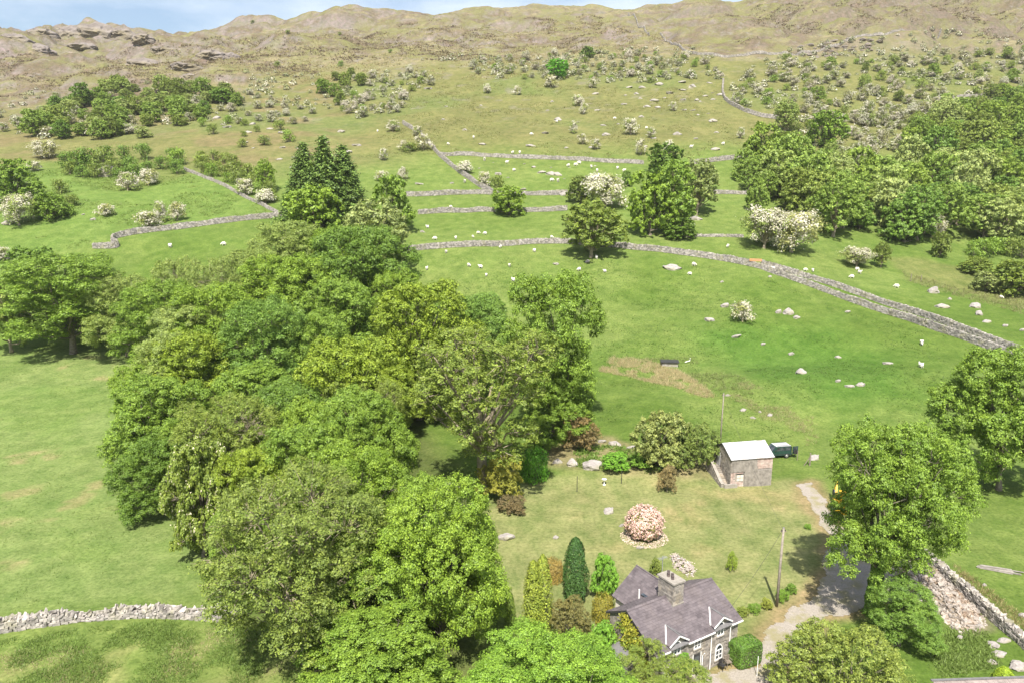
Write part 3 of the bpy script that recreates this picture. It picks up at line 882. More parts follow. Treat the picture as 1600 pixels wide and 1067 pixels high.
def spruce(key, seed, Ht=16, R=4.0, n=420, tiers=46, leaf=.42):
    r = np.random.RandomState(seed)
    P = []; N = []
    mb = MB().tube([(0, 0, -.5), (0, 0, Ht * .5), (0, 0, Ht * .98)], [.3, .18, .03], 7)
    for t in range(tiers):
        h = (t + .5) / tiers
        z = Ht * (.06 + .93 * h)
        rad = R * (1 - h) ** .82 * r.uniform(.8, 1.1) + .12
        nb = max(5, int(15 * (1 - h) + 4))
        for b in range(nb):
            th = 2 * math.pi * (b + r.uniform(-.4, .4)) / nb + t
            L = rad * r.uniform(.75, 1.12)
            m = max(4, int(L * 9))
            s = np.linspace(.18, 1, m)
            px = np.cos(th) * L * s; py = np.sin(th) * L * s; pz = z - .35 * L * s ** 1.6 + .1 * L * s ** 3
            for k in range(4):
                P.append(np.stack([px, py, pz], 1) + r.normal(size=(m, 3)) * [.24, .24, .20])
                N.append(np.stack([np.cos(th) * .4 + 0 * s, np.sin(th) * .4 + 0 * s, .8 + 0 * s], 1) + r.normal(size=(m, 3)) * .4)
    P = np.concatenate(P); N = unit(np.concatenate(N))
    parts = [('trunk', mb.mesh('trunk', M['bark'], True)), ('crown', quads_to_mesh('crown', leaf_quads(P, N, leaf, r, .38, .25), M['needle']))]
    PROTO[key] = (parts, 2 * R * .80, Ht)
spruce('spruce0', 141); spruce('spruce1', 142)

def cypress(key, seed, Ht=6.0, R=1.0, n=9000, leaf=.17, tops=1):
    r = np.random.RandomState(seed)
    P = []; N = []
    cents = [(0, 0, Ht, R)] if tops == 1 else [(-.38 * R, .1, Ht * .96, R * .72), (.36 * R, -.1, Ht, R * .74), (0, .25 * R, Ht * .9, R * .7)]
    for cx, cy, hh, rr in cents:
        m = n // len(cents)
        h = r.uniform(0, 1, m) ** .9
        prof = np.clip(np.minimum(1, .72 + h * 1.3), 0, 1) * (1 - h ** 3.2) ** .6
        th = r.uniform(0, 2 * math.pi, m)
        fl = 1 + .16 * np.sin(th * 5 + h * 9 + seed) + .12 * vn3(np.stack([np.cos(th) * 2.2, np.sin(th) * 2.2, h * hh * 1.6], 1), seed)
        rad = rr * prof * fl * r.uniform(.82, 1.04, m)
        P.append(np.stack([cx + rad * np.cos(th), cy + rad * np.sin(th), h * hh * 1.0 + .05], 1))
        N.append(np.stack([np.cos(th), np.sin(th), .35 + 0 * th], 1) + r.normal(size=(m, 3)) * .38)
    P = np.concatenate(P); N = unit(np.concatenate(N))
    mb = MB().tube([(0, 0, -.3), (0, 0, Ht * .8)], [.16, .05], 6)
    # dark inner mass of twigs
    V = leaf_quads(P, N, leaf, r, .5)
    parts = [('trunk', mb.mesh('trunk', M['bark'], True)), ('crown', quads_to_mesh('crown', V, M['needle']))]
    PROTO[key] = (parts, 2 * R, Ht)
cypress('cypress0', 151); cypress('golden0', 152, 6.2, 1.15, 10000, .17, 3)

def cushion(key, seed, R=1.6, Ht=2.4, n=5000, leaf=.14, blossom=None, lum=.16, ball=False):
    """dense rounded garden shrub"""
    r = np.random.RandomState(seed)
    d = unit(r.normal(size=(n, 3))); d[:, 2] = np.abs(d[:, 2]) * 1.1 - .18; d = unit(d)
    lump = 1 + lum * vn3(d * 4.2, seed) + .10 * vn3(d * 9, seed + 1)
    ds = np.sign(d) * np.abs(d) ** .82
    P = ds * lump[:, None] * r.uniform(.80, 1.03, (n, 1)) * [R * .92, R * .92, Ht * .74] + [0, 0, Ht * .20]
    if ball:
        d = unit(r.normal(size=(n, 3))); d = d[d[:, 2] > -.72]; n = len(d)
        lump = 1 + lum * vn3(d * 3.4, seed) + .12 * vn3(d * 8, seed + 1)
        P = d * lump[:, None] * r.uniform(.82, 1.03, (n, 1)) * [R, R, Ht * .52] + [0, 0, Ht * .48]
    N = unit(d + [0, 0, .25] + r.normal(size=(n, 3)) * .4)
    parts = []
    mb = MB()
    for i in range(7):
        th = i * .9; mb.tube([(0, 0, -.2), (.3 * R * math.cos(th), .3 * R * math.sin(th), Ht * .35), (.6 * R * math.cos(th), .6 * R * math.sin(th), Ht * .7)], [.06, .045, .015], 5, False)
    parts.append(('trunk', mb.mesh('trunk', M['bark'], True)))
    if blossom:
        m = r.uniform(size=n) < blossom
        parts.append(('crown', quads_to_mesh('crown', leaf_quads(P[~m] * .97, N[~m], leaf, r, .5), M['leaf'])))
        # trusses: little domes of petals
        PB = np.repeat(P[m], 7, 0) + r.normal(size=(7 * m.sum(), 3)) * .06
        NB = unit(np.repeat(N[m], 7, 0) + r.normal(size=(7 * m.sum(), 3)) * .4)
        parts.append(('blossom', quads_to_mesh('blossom', leaf_quads(PB, NB, .125, r, .9), M['blossom'])))
    else:
        parts.append(('crown', quads_to_mesh('crown', leaf_quads(P, N, leaf, r, .55), M['leaf'])))
    PROTO[key] = (parts, 2 * R, Ht)
cushion('cushion0', 161); cushion('cushion1', 162, 1.5, 2.0, 4500, .13, None, .3)
cushion('rhodo0', 163, 2.3, 3.6, 7500, .20, .36, .12, True)

def plant(key, P, width, height, color, name, label, cat, group=None, rz=None, bloom=(.62, .57, .40), sink=0.0, bark=None, yscale=None):
    parts, W, Hh = PROTO[key]
    r = random.Random(hash((round(P[0], 2), round(P[1], 2))) & 0xffff)
    sx = width / W; sz = height / Hh
    root = empty(name, (P[0], P[1], P[2] - sink), r.uniform(0, 6.28) if rz is None else rz, (sx, sx if yscale is None else yscale / W, sz))
    tag(root, label, cat, group)
    for pn, me in parts:
        o = link(pn, me, root)
        o.color = (*color, 1) if pn == 'crown' else ((*bloom, 1) if pn == 'blossom' else (1, 1, 1, 1))
    return root

def tree_px(key, px, base, top, wpx, color, label, name='broadleaf_tree', cat='tree', group=None, **kw):
    P = at(px, base)
    d = depth(P); s = FPX / d
    dep = math.atan2(ZC - P[2], math.hypot(P[0], P[1]))
    width = wpx / s
    h = ((base - top) / s - 0.30 * width * max(0, math.sin(dep))) / max(.5, math.cos(dep))
    h = max(h, width * .45)
    return plant(key, P, width, h, color, name, label, cat, group, **kw)

# ---------------------------------------------------------------- building materials
t = NT('slate'); p = t.objc()
sc = t.ramp(t.noise(p, 1.2, 5, .65), [(0.3, (0.088, 0.074, 0.078)), (0.7, (0.155, 0.133, 0.138))])
sc = t.mix(1.0, sc, t.ramp(t.island(), [(0, (.84, .83, .84)), (1, (1.16, 1.15, 1.14))]), 'MULTIPLY')
sc = t.mix(t.ramp(t.noise(p, .5, 5, .7, (1, .35, 1)), [(0.52, 0.0), (0.72, .55)]), sc, (0.155, 0.128, 0.12))
M['slate'] = t.done(t.principled(sc, .62, .3, 0, t.bump(t.noise(p, 12, 4), .25, .02)))
M['ashlar'] = mottled('house_stone', (0.17, 0.155, 0.14), (0.34, 0.31, 0.275), 2.4, .95, .15, .5, .03, island=.30, third=(.30, .26, .20))
M['mortar'] = mottled('mortar', (0.24, 0.22, 0.19), (0.34, 0.31, 0.27), 3, .95, .1, .3)
M['white'] = mottled('white_paint', (0.70, 0.69, 0.66), (0.80, 0.79, 0.77), 3, .45, .4, 0)
M['cream'] = mottled('cream_render', (0.55, 0.50, 0.43), (0.66, 0.61, 0.53), 1.2, .9, .2, .2)
M['grey_render'] = mottled('grey_render', (0.24, 0.23, 0.22), (0.34, 0.325, 0.31), 1.2, .9, .2, .2)
M['concrete'] = mottled('concrete', (0.22, 0.20, 0.17), (0.33, 0.30, 0.26), 2.5, .9, .2, .3)
M['lead'] = mottled('lead', (0.12, 0.115, 0.115), (0.17, 0.165, 0.165), 3, .6, .4, .1)
M['dark'] = mottled('dark_paint', (0.025, 0.025, 0.027), (0.05, 0.048, 0.045), 3, .5, .4, 0)
M['pot'] = mottled('chimney_clay', (0.06, 0.05, 0.05), (0.13, 0.10, 0.09), 5, .9, .2, .2)
t = NT('window_glass'); M['glass'] = t.done(t.principled(t.ramp(t.noise(t.pos(), 1.5, 2), [(0.4, (.025, .03, .035)), (.6, (.07, .08, .09))]), .08, .6))
M['tin'] = mottled('galvanised_sheet', (0.38, 0.39, 0.40), (0.56, 0.56, 0.56), 1.8, .5, .4, .15, .01, island=.12, third=(.34, .31, .28))
M['brick'] = mottled('old_brick', (0.33, 0.235, 0.20), (0.47, 0.375, 0.33), 2.2, .95, .1, .4, .02, island=.18, third=(.50, .44, .39))
M['boards'] = mottled('weathered_boards', (0.17, 0.155, 0.135), (0.30, 0.275, 0.245), 2.0, .95, .1, .4, .02, island=.16)
M['wood'] = mottled('old_wood', (0.15, 0.125, 0.10), (0.27, 0.23, 0.185), 3, .9, .15, .4, .02)
M['pole'] = mottled('pole_wood', (0.20, 0.17, 0.14), (0.32, 0.28, 0.235), 3, .9, .15, .4, .02)
M['rubber'] = mottled('rubber', (0.015, 0.015, 0.015), (0.04, 0.04, 0.04), 5, .8, .2, 0)
M['car_green'] = mottled('dark_green_car_paint', (0.014, 0.042, 0.036), (0.022, 0.055, 0.048), 1, .28, .6, 0)
M['car_pale'] = mottled('pale_grey_paint', (0.40, 0.41, 0.41), (0.5, 0.5, 0.5), 1, .35, .5, 0)
M['chrome'] = mottled('dull_metal', (0.35, 0.35, 0.36), (0.5, 0.5, 0.5), 4, .4, .6, 0, metal=.6)
M['yellow'] = mottled('yellow_paint', (0.62, 0.36, 0.02), (0.78, 0.48, 0.03), 2, .4, .5, .1)
M['wool'] = mottled('wool', (0.60, 0.56, 0.48), (0.78, 0.74, 0.66), 6, .95, .05, .6, .05)
M['hay'] = mottled('rust_wood', (0.28, 0.15, 0.07), (0.40, 0.23, 0.11), 3, .9, .1, .3)
M['straw'] = mottled('straw', (0.40, 0.29, 0.14), (0.56, 0.43, 0.24), 3, .95, .1, 0, island=.3)
M['rust_tin'] = mottled('rusty_sheet', (0.20, 0.165, 0.15), (0.34, 0.29, 0.265), 2.0, .8, .3, .2, .02)

# ---------------------------------------------------------------- cottage
HA = math.radians(31.5)
house = empty('stone_cottage', (11.975, 54.245, 0), HA)
tag(house, 'stone cottage with purple slate roof, big chimney and two white gablets', 'cottage')
ZE, ZR, DR, LEN = 3.82, 6.0, 3.88, 10.25      # eaves, ridge, half depth, length
W0, W1, U0, U1 = .30, 6.32, .22, 10.03
DB = 2.75                                     # half depth behind the ridge        # wall faces
SL = (ZR - ZE) / DR
def roofz(w): return ZE + SL * (w if w <= DR else 2 * DR - w)
ZB = ZR - SL * DB
wm = MB()
prof = [(U0, W0, -.4), (U0, W1, -.4), (U0, W1, roofz(W1) - .12), (U0, DR, ZR - .14), (U0, W0, roofz(W0) - .12)]
wm.prism(prof, (U1 - U0, 0, 0))
wall_o = wm.obj('wall', M['mortar'], house)
def block_face(name, parent, a0, a1, z0, z1, place, mat, bl=(.28, .62), bh=(.15, .26), hole=None, top=None, seed=0, proud=.03, thick=.12):
    """courses of rough blocks; place(a,z)->(x,y), normal axis handled by yaw"""
    global rs
    rs = np.random.RandomState(seed)
    C = []; S = []
    z = z0
    while z < z1 - .05:
        h = min(rs.uniform(*bh), z1 - z)
        a = a0 - rs.uniform(0, .2)
        while a < a1 - .05:
            l = rs.uniform(*bl)
            x0_, x1_ = max(a, a0), min(a + l, a1)
            am, zm = (x0_ + x1_) / 2, z + h / 2
            ok = x1_ - x0_ > .08
            if ok and hole and any(x1_ > q[0] and x0_ < q[1] and z + h > q[2] and z < q[3] for q in hole): ok = False
            if ok and top and z + h > top(am): ok = False
            if ok:
                C.append((am, zm)); S.append((x1_ - x0_ - .015, h - .015))
            a += l
        z += h
    C = np.array(C); S = np.array(S)
    pts = np.array([place(a, z) for a, z in C]); yaw = place(None, None)
    n = len(C)
    me = stones_mesh(name, pts, np.stack([S[:, 0], np.full(n, thick) + rs.uniform(-.02, .03, n), S[:, 1]], 1), np.full(n, yaw), mat, .05, .02)
    o = link(name, me, parent); o["kind"] = "stuff"
    return o
GAB = [(1.55, 3.65, 2.6), (6.80, 8.95, 7.88)]     # gablets: left, right, apex
WIN = [(7.32, 8.22, .55, 2.05, True), (7.40, 8.24, 2.90, 4.28, True), (4.60, 5.42, 2.62, 3.42, False), (2.18, 3.02, 2.90, 4.22, True), (1.2, 2.1, .6, 2.0, True)]
DOOR = (4.62, 5.48, 0, 2.05)
holes = [(a - .05, b + .05, c - .1, d + .03) for a, b, c, d, _ in WIN] + [(DOOR[0] - .06, DOOR[1] + .06, -1, DOOR[3] + .05)]
block_face('front_stones', house, U0, U1, -.1, ZE - .02, lambda a, z: 0.0 if a is None else (a, W0, z), M['ashlar'], hole=holes, seed=31)
block_face('left_gable_stones', house, W0, W1, -.1, ZR - .2, lambda a, z: math.pi / 2 if a is None else (U0, a, z), M['ashlar'], top=lambda a: roofz(a) - .16, seed=32)
block_face('right_gable_stones', house, W0, W1, -.1, ZR - .2, lambda a, z: math.pi / 2 if a is None else (U1, a, z), M['ashlar'], top=lambda a: roofz(a) - .16, seed=33)

def slates(name, parent, corner, ux, uy, nx, ny, mat, keep=None, sw=.34, seed=0):
    """overlapping slates on a plane: corner at eaves, ux along eaves, uy up the slope (unit vectors), nx/ny lengths"""
    r = np.random.RandomState(seed)
    corner, ux, uy = map(lambda q: np.array(q, float), (corner, ux, uy)); nn = np.cross(ux, uy); nn /= np.linalg.norm(nn)
    ex = .27
    V = []; F = []
    rows = int(ny / ex) + 1
    for j in range(rows):
        y0 = j * ex; y1 = min(y0 + ex * 1.45, ny)
        if y0 >= ny: break
        x = -(j % 2) * sw / 2
        while x < nx:
            a, b = max(x, 0), min(x + sw - .012, nx)
            x += sw
            if b - a < .05: continue
            if keep and not keep((a + b) / 2, y0 + ex / 2): continue
            dy = r.uniform(-.012, .012); lift = .035 + r.uniform(0, .012); n0 = len(V)
            q = [corner + ux * a + uy * (y0 + dy) + nn * lift, corner + ux * b + uy * (y0 + dy) + nn * (lift + r.uniform(-.004, .004)),
                 corner + ux * b + uy * y1 + nn * .008, corner + ux * a + uy * y1 + nn * .008]
            V += q + [q[0] - nn * .03, q[1] - nn * .03]
            F += [(n0, n0 + 1, n0 + 2, n0 + 3), (n0 + 4, n0 + 5, n0 + 1, n0)]
    o = link(name, np_mesh(name, np.array(V), np.array(F), mat), parent)
    o["kind"] = "stuff"
    return o
def nrm3(v):
    v = np.array(v, float); return v / np.linalg.norm(v)
# roof: deck prism + slates
rm = MB()
rm.prism([(-.05, -.02, ZE - .06), (-.05, DR, ZR - .05), (-.05, DR + DB + .02, ZB - .06), (-.05, DR + DB + .02, ZB - .14), (-.05, DR, ZR - .15), (-.05, -.02, ZE - .14)], (LEN + .1, 0, 0))
roof = rm.obj('roof', M['lead'], house)
slen = math.hypot(DR, ZR - ZE)
uyf = nrm3((0, DR, ZR - ZE)); uyb = nrm3((0, -DR, ZR - ZE))
def keep_front(a, s):
    w = s * uyf[1]
    for l, r_, ap in GAB:
        zt = roofz(w)
        hw = (4.78 - zt) / ((4.78 - 3.95) / ((r_ - l) / 2))
        if hw > 0 and abs(a - 0.05 - ap) < hw - .02: return False
    if 4.5 < a < 5.7 and w > 2.9: return False
    return True
slates('slates', roof, (-.05, -.03, ZE - .065), (1, 0, 0), uyf, LEN + .1, slen + .03, M['slate'], keep_front, seed=1)
slates('slates', roof, (LEN + .05, DR + DB + .03, ZB - .065), (-1, 0, 0), uyb, LEN + .1, math.hypot(DB, ZR - ZB) + .03, M['slate'], None, seed=2)
rd = MB()
x = -.05
while x < LEN:
    rd.prism([(x, DR - .15, ZR - .05), (x, DR, ZR + .07), (x, DR + .15, ZR - .05), (x, DR, ZR - .02)], (.43, 0, 0)); x += .45
rd.obj('ridge_tiles', M['slate'], roof)
for u in (-.06, LEN - .02):
    MB().beam((u + .03, 0, ZE - .13), (u + .03, DR, ZR - .13), .05, .18).obj('bargeboard', M['dark'], house)
    MB().beam((u + .03, DR + DB, ZB - .13), (u + .03, DR, ZR - .13), .05, .18).obj('bargeboard', M['dark'], house)
# white gutters between the gablets, with fascia
for a, b in ((-.05, GAB[0][0]), (GAB[0][1], GAB[1][0]), (GAB[1][1], LEN + .05)):
    MB().box(a, b, -.12, -.02, ZE - .16, ZE - .05).obj('gutter', M['white'], house)
    MB().box(a, b, -.02, .27, ZE - .20, ZE - .15).obj('soffit', M['white'], house)
for u, zt, zb in ((6.62, ZE - .1, 0), (8.98, ZE - .1, 0), (5.62, 2.1, 0)):
    MB().tube([(u, -.06, zt), (u, .16, zt - .35), (u, .16, zb)], .045, 8).obj('downpipe', M['white'], house)
# gablets
for l, r_, ap in GAB:
    zb, za = 4.16, 4.76
    g = MB(); g.prism([(l + .12, W0, ZE - .25), (r_ - .12, W0, ZE - .25), (r_ - .12, W0, zb), (ap, W0, za), (l + .12, W0, zb)], (0, 1.9, 0))
    gab = g.obj('gablet', M['ashlar'], house)
    wb = (za + .06 - ZE) / SL
    for s, e_ in ((-1, l - .06), (1, r_ + .06)):
        # slope of the gablet roof, running back into the main roof
        wv = (zb - .08 - ZE) / SL + .02
        q = MB(); q.prism([(ap, .02, za + .06), (e_, .02, zb - .08), (e_, wv, zb - .08), (ap, wb + .05, za + .06)], (0, 0, .05))
        q.obj('gablet_roof', M['slate'], gab)
        MB().beam((ap, .0, za + .02), (e_, .0, zb - .11), .05, .13).obj('bargeboard', M['white'], gab)
        MB().beam((ap, wb, za + .135), (e_, wv, zb - .015), .10, .035).obj('valley_flashing', M['white'] if s < 0 else M['lead'], gab)
    MB().beam((ap, -.03, za + .10), (ap, wb, za + .12), .12, .05).obj('ridge_cap', M['lead'], gab)

def arch_outline(u0, u1, z0, z1, arch, n=7, inset=0.0):
    u0 += inset; u1 -= inset; z0 += inset; z1 -= inset
    if not arch: return [(u0, z0), (u1, z0), (u1, z1), (u0, z1)]
    zs = z1 - (u1 - u0) * .62; c = (u0 + u1) / 2
    pts = [(u0, z0), (u1, z0)]
    for i in range(n + 1):
        f = i / n; pts.append((u1 + (c - u1) * (1 - math.cos(f * math.pi / 2)) ** .9, zs + (z1 - zs) * math.sin(f * math.pi / 2)))
    for i in range(1, n + 1):
        f = 1 - i / n; pts.append((u0 + (c - u0) * (1 - math.cos(f * math.pi / 2)) ** .9, zs + (z1 - zs) * math.sin(f * math.pi / 2)))
    return pts
def window(parent, u0, u1, z0, z1, arch, y=W0, name='window'):
    out = arch_outline(u0, u1, z0, z1, arch); inn = arch_outline(u0, u1, z0, z1, arch, inset=.09)
    k = len(out); m = MB()
    for yy in (y - .07, y + .02):
        for q in out: m.v.append((q[0], yy, q[1]))
        for q in inn: m.v.append((q[0], yy, q[1]))
    for i in range(k):
        j = (i + 1) % k
        m.f += [(i, j, k + j, k + i), (k + i, k + j, 3 * k + j, 3 * k + i), (j, i, 2 * k + i, 2 * k + j)]
    fr = m.obj(name, M['white'], parent)
    MB().poly([(q[0], y - .035, q[1]) for q in inn]).obj('pane', M['glass'], fr)
    um = (u0 + u1) / 2
    zs = z1 - (u1 - u0) * .62 if arch else z1 - .09
    MB().box(um - .035, um + .035, y - .075, y - .03, z0 + .09, zs).obj('mullion', M['white'], fr)
    if arch: MB().box(u0 + .09, u1 - .09, y - .08, y - .03, zs - .04, zs + .04).obj('transom', M['white'], fr)
    for a, b in ((u0 + .09, um - .035), (um + .035, u1 - .09)):
        MB().box(a, b, y - .07, y - .03, (z0 + zs) / 2 - .02, (z0 + zs) / 2 + .02).obj('glazing_bar', M['white'], fr)
    MB().box(u0 - .1, u1 + .1, y - .14, y + .02, z0 - .11, z0 - .005).obj('sill', M['concrete'], fr)
    return fr
for wdef in WIN: window(house, *wdef)
dr = MB().box(DOOR[0], DOOR[1], W0 - .02, W0 + .03, 0, DOOR[3]).obj('door', M['dark'], house)
MB().box(DOOR[0] + .15, DOOR[1] - .15, W0 - .035, W0 - .025, 1.2, 1.8).obj('pane', M['glass'], dr)
MB().box(DOOR[0] - .08, DOOR[0] - .005, W0 - .05, W0 + .02, 0, DOOR[3] + .08).box(DOOR[1] + .005, DOOR[1] + .08, W0 - .05, W0 + .02, 0, DOOR[3] + .08).obj('frame', M['white'], dr)
MB().tube([(DOOR[1] - .1, W0 - .07, 1.02), (DOOR[1] - .1, W0 - .02, 1.02)], .03, 6).obj('handle', M['chrome'], dr)
MB().box(DOOR[0] - .2, DOOR[1] + .2, W0 - .55, W0 - .03, .0, .12).obj('doorstep', M['concrete'], house)
# chimney
CU0, CU1, CW0, CW1, CZ = 4.52, 5.70, 2.92, 4.86, 7.46
ch = MB().box(CU0 + .03, CU1 - .03, CW0 + .03, CW1 - .03, 5.0, CZ).obj('chimney', M['mortar'], house)
block_face('chimney_stones', ch, CU0, CU1, 5.25, CZ - .02, lambda a, z: 0.0 if a is None else (a, CW0 + .02, z), M['ashlar'], (.3, .6), (.16, .24), seed=41)
block_face('chimney_stones', ch, CU0, CU1, 5.25, CZ - .02, lambda a, z: 0.0 if a is None else (a, CW1 - .02, z), M['ashlar'], (.3, .6), (.16, .24), seed=42)
block_face('chimney_stones', ch, CW0, CW1, 5.25, CZ - .02, lambda a, z: math.pi / 2 if a is None else (CU0 + .02, a, z), M['ashlar'], (.35, .8), (.16, .24), seed=43)
block_face('chimney_stones', ch, CW0, CW1, 5.25, CZ - .02, lambda a, z: math.pi / 2 if a is None else (CU1 - .02, a, z), M['ashlar'], (.35, .8), (.16, .24), seed=44)
MB().box(CU0 - .12, CU1 + .12, CW0 - .12, CW1 + .12, CZ, CZ + .16).obj('chimney_cap', M['concrete'], ch)
MB().box(CU0 - .07, CU1 + .07, CW0 - .09, CW0 + .2, 5.40, 5.52).obj('flashing', M['concrete'], ch)
for i, (a, b) in enumerate(((4.95, 3.55), (5.2, 3.85), (5.0, 4.15), (5.25, 4.4))):
    MB().tube([(a, b, CZ + .16), (a, b, CZ + .32), (a, b, CZ + .5)], [.15, .12, .14], 9).obj('chimney_pot', M['pot'], ch)
# rear wing
RU0, RU1, RW = 3.2, 9.0, 9.6
wing = MB().prism([(RU0 + .2, DR + .5, -.4), (RU1 - .2, DR + .5, -.4), (RU1 - .2, DR + .5, 3.45), (6.1, DR + .5, 5.66), (RU0 + .2, DR + .5, 3.45)], (0, RW - DR - .7, 0)).obj('rear_wing', M['cream'], house)
wsl = math.hypot(2.9, 2.3)
MB().prism([(RU0 - .05, DR + .3, 3.46), (6.1, DR + .3, 5.77), (RU1 + .05, DR + .3, 3.46), (RU1 + .05, DR + .3, 3.38), (6.1, DR + .3, 5.67), (RU0 - .05, DR + .3, 3.38)], (0, RW - DR - .25, 0)).obj('rear_roof', M['lead'], wing)
slates('slates', wing, (RU0 - .06, RW + .07, 3.455), (0, -1, 0), nrm3((2.96, 0, 2.31)), RW - DR - .2, wsl + .05, M['slate'], None, seed=3)
slates('slates', wing, (RU1 + .06, DR + .2, 3.455), (0, 1, 0), nrm3((-2.96, 0, 2.31)), RW - DR - .2, wsl + .05, M['slate'], None, seed=4)
MB().tube([(6.1, DR + 1.2, 5.80), (6.1, RW + .05, 5.80)], .07, 6).obj('ridge_tiles', M['slate'], wing)
MB().tube([(4.1, 6.9, 4.1), (4.1, 6.9, 5.2)], .07, 8).obj('flue', M['white'], wing)
MB().box(4.3, 5.0, 6.0, 6.9, 4.58, 4.66).obj('skylight', M['glass'], wing)
# lean-to porch on the left gable
ln = MB().prism([(-1.25, 2.4, -.3), (-1.25, 4.6, -.3), (-1.25, 4.6, 2.15), (-1.25, 2.4, 2.15)], (1.42, 0, 0)).obj('porch', M['grey_render'], house)
MB().prism([(-1.40, 2.25, 2.16), (.20, 2.25, 2.75), (.20, 2.25, 2.84), (-1.40, 2.25, 2.25)], (0, 2.5, 0)).obj('porch_roof', M['lead'], ln)
MB().box(-1.28, -1.24, 3.0, 3.9, 0, 1.95).obj('porch_doorway_shade', M['dark'], ln)  # dark panel painting in the shade of the porch doorway
# television aerial on a mast
am = MB().tube([(5.03, 5.0, 4.4), (5.03, 5.0, 9.2)], .03, 6)
P0 = house.matrix_basis @ Vector((5.03, 5.0, 5.9))
aer = empty('television_aerial', P0, HA); tag(aer, 'tall thin television aerial mast rising behind the cottage chimney', 'aerial')
MB().tube([(0, 0, -.4), (0, 0, 3.3)], .035, 6).obj('mast', M['chrome'], aer)
ab = MB(); ab.tube([(-.5, 0, 3.1), (.5, 0, 3.1)], .02, 5)
for i in range(9): ab.tube([(-.45 + i * .11, -.25, 3.1), (-.45 + i * .11, .25, 3.1)], .012, 4)
ab.obj('antenna', M['chrome'], aer)

# ---------------------------------------------------------------- box hedge by the cottage
def hedge(P, L, W, Hh, rz, n, color, label):
    r = np.random.RandomState(9)
    root = empty('clipped_hedge', P, rz); tag(root, label, 'hedge')
    q = r.uniform(-1, 1, (n, 3)); ax = r.choice(3, n, p=[.3, .3, .4]); sg = np.where(r.uniform(size=n) < .5, -1, 1)
    q[np.arange(n), ax] = sg
    d = unit(np.sign(q) * np.abs(q) ** 7)
    rr = np.minimum(1, 1.06 / np.power((np.abs(q) ** 7).sum(1), 1 / 7.))[:, None]
    Pn = q * rr * (1 + .03 * vn3(q * 3, 5)[:, None])
    Pn = Pn * [L / 2, W / 2, Hh / 2] + [0, 0, Hh / 2]
    N = unit(d + r.normal(size=(n, 3)) * .45 + [0, 0, .1])
    o = link('foliage', quads_to_mesh('foliage', leaf_quads(Pn - d * r.uniform(0, .07, (n, 1)), N, .10, r, .7), M['leaf']), root); o.color = (*color, 1)
    MB().box(-L / 2 + .12, L / 2 - .12, -W / 2 + .12, W / 2 - .12, -.1, Hh - .14).obj('inner_twigs', M['bark'], root)
    return root
hp = house.matrix_basis @ Vector((10.05, -.75, 0))
hedge(tuple(hp), 2.5, 1.75, 2.15, HA - .12, 11000, (.088, .165, .034), 'square clipped green box hedge at the cottage corner')

# garden furniture by the cottage wall
def garden_chair(u, w, rz, lab, mat):
    q = house.matrix_basis @ Vector((u, w, 0.035))
    c = empty('garden_chair', tuple(q), HA + rz); tag(c, lab, 'chair', 'garden chairs by the cottage wall')
    MB().box(-.25, .25, -.24, .24, .42, .46).obj('seat', mat, c)
    bk = MB()
    for i in range(5): bk.box(-.24 + i * .105, -.17 + i * .105, .22, .26, .46, .92)
    bk.box(-.26, .26, .215, .265, .86, .94); bk.obj('backrest', mat, c)
    for a, b in ((-.22, -.21), (.22, -.21), (-.22, .21), (.22, .21)): MB().tube([(a, b, 0), (a, b, .43)], .022, 6).obj('leg', mat, c)
    for s in (-.25, .25): MB().beam((s, -.22, .66), (s, .24, .66), .04).obj('armrest', mat, c)
garden_chair(7.55, -.45, 0.1, 'dark metal garden chair under the arched cottage window', M['dark'])
garden_chair(8.35, -.38, -.2, 'brown wooden garden chair beside the box hedge', M['wood'])
q = house.matrix_basis @ Vector((8.55, -.02, .035))
tp = empty('plant_pot', tuple(q)); tag(tp, 'small white plant pot at the cottage wall by the box hedge', 'plant pot')
MB().tube([(0, 0, 0), (0, 0, .3), (0, 0, .36), (0, 0, .36)], [.13, .18, .2, .16], 10).obj('pot', M['white'], tp)

# ---------------------------------------------------------------- barn
BA = math.radians(11)
BP = at(1204, 757)
bx, by = BP[0] - 6.3 * math.cos(BA), BP[1] - 6.3 * math.sin(BA)
barn = empty('small_barn', (bx, by, BP[2]), BA); tag(barn, 'small old barn with pale corrugated metal roof and outside steps', 'barn')
BL, BD, BE, BR_ = 6.3, 5.4, 4.35, 5.75
MB().prism([(0, 0, -.8), (0, BD, -.8), (0, BD, BE), (0, BD / 2, BR_ - .1), (0, 0, BE)], (BL, 0, 0)).obj('wall', M['mortar'], barn)
bh_ = [(.85, 1.95, .9, 2.1), (-1, 3.72, 2.34, 9), (2.06, 7, -1, 2.5)]
block_face('brickwork', barn, .0, BL, -.3, BE - .05, lambda a, z: 0.0 if a is None else (a, 0, z), M['brick'], (.3, .5), (.14, .2), hole=bh_, seed=51)
block_face('left_stones', barn, 0, BD, -.3, BR_ - .3, lambda a, z: math.pi / 2 if a is None else (0, a, z), M['ashlar'], top=lambda a: BE + (BR_ - BE) * (1 - abs(a - BD / 2) / (BD / 2)) - .1, hole=[(3.3, 4.3, 2.1, 4.15)], seed=52)
block_face('right_bricks', barn, 0, BD, -.3, BR_ - .3, lambda a, z: math.pi / 2 if a is None else (BL, a, z), M['brick'], (.3, .5), (.14, .2), top=lambda a: BE + (BR_ - BE) * (1 - abs(a - BD / 2) / (BD / 2)) - .1, seed=53)
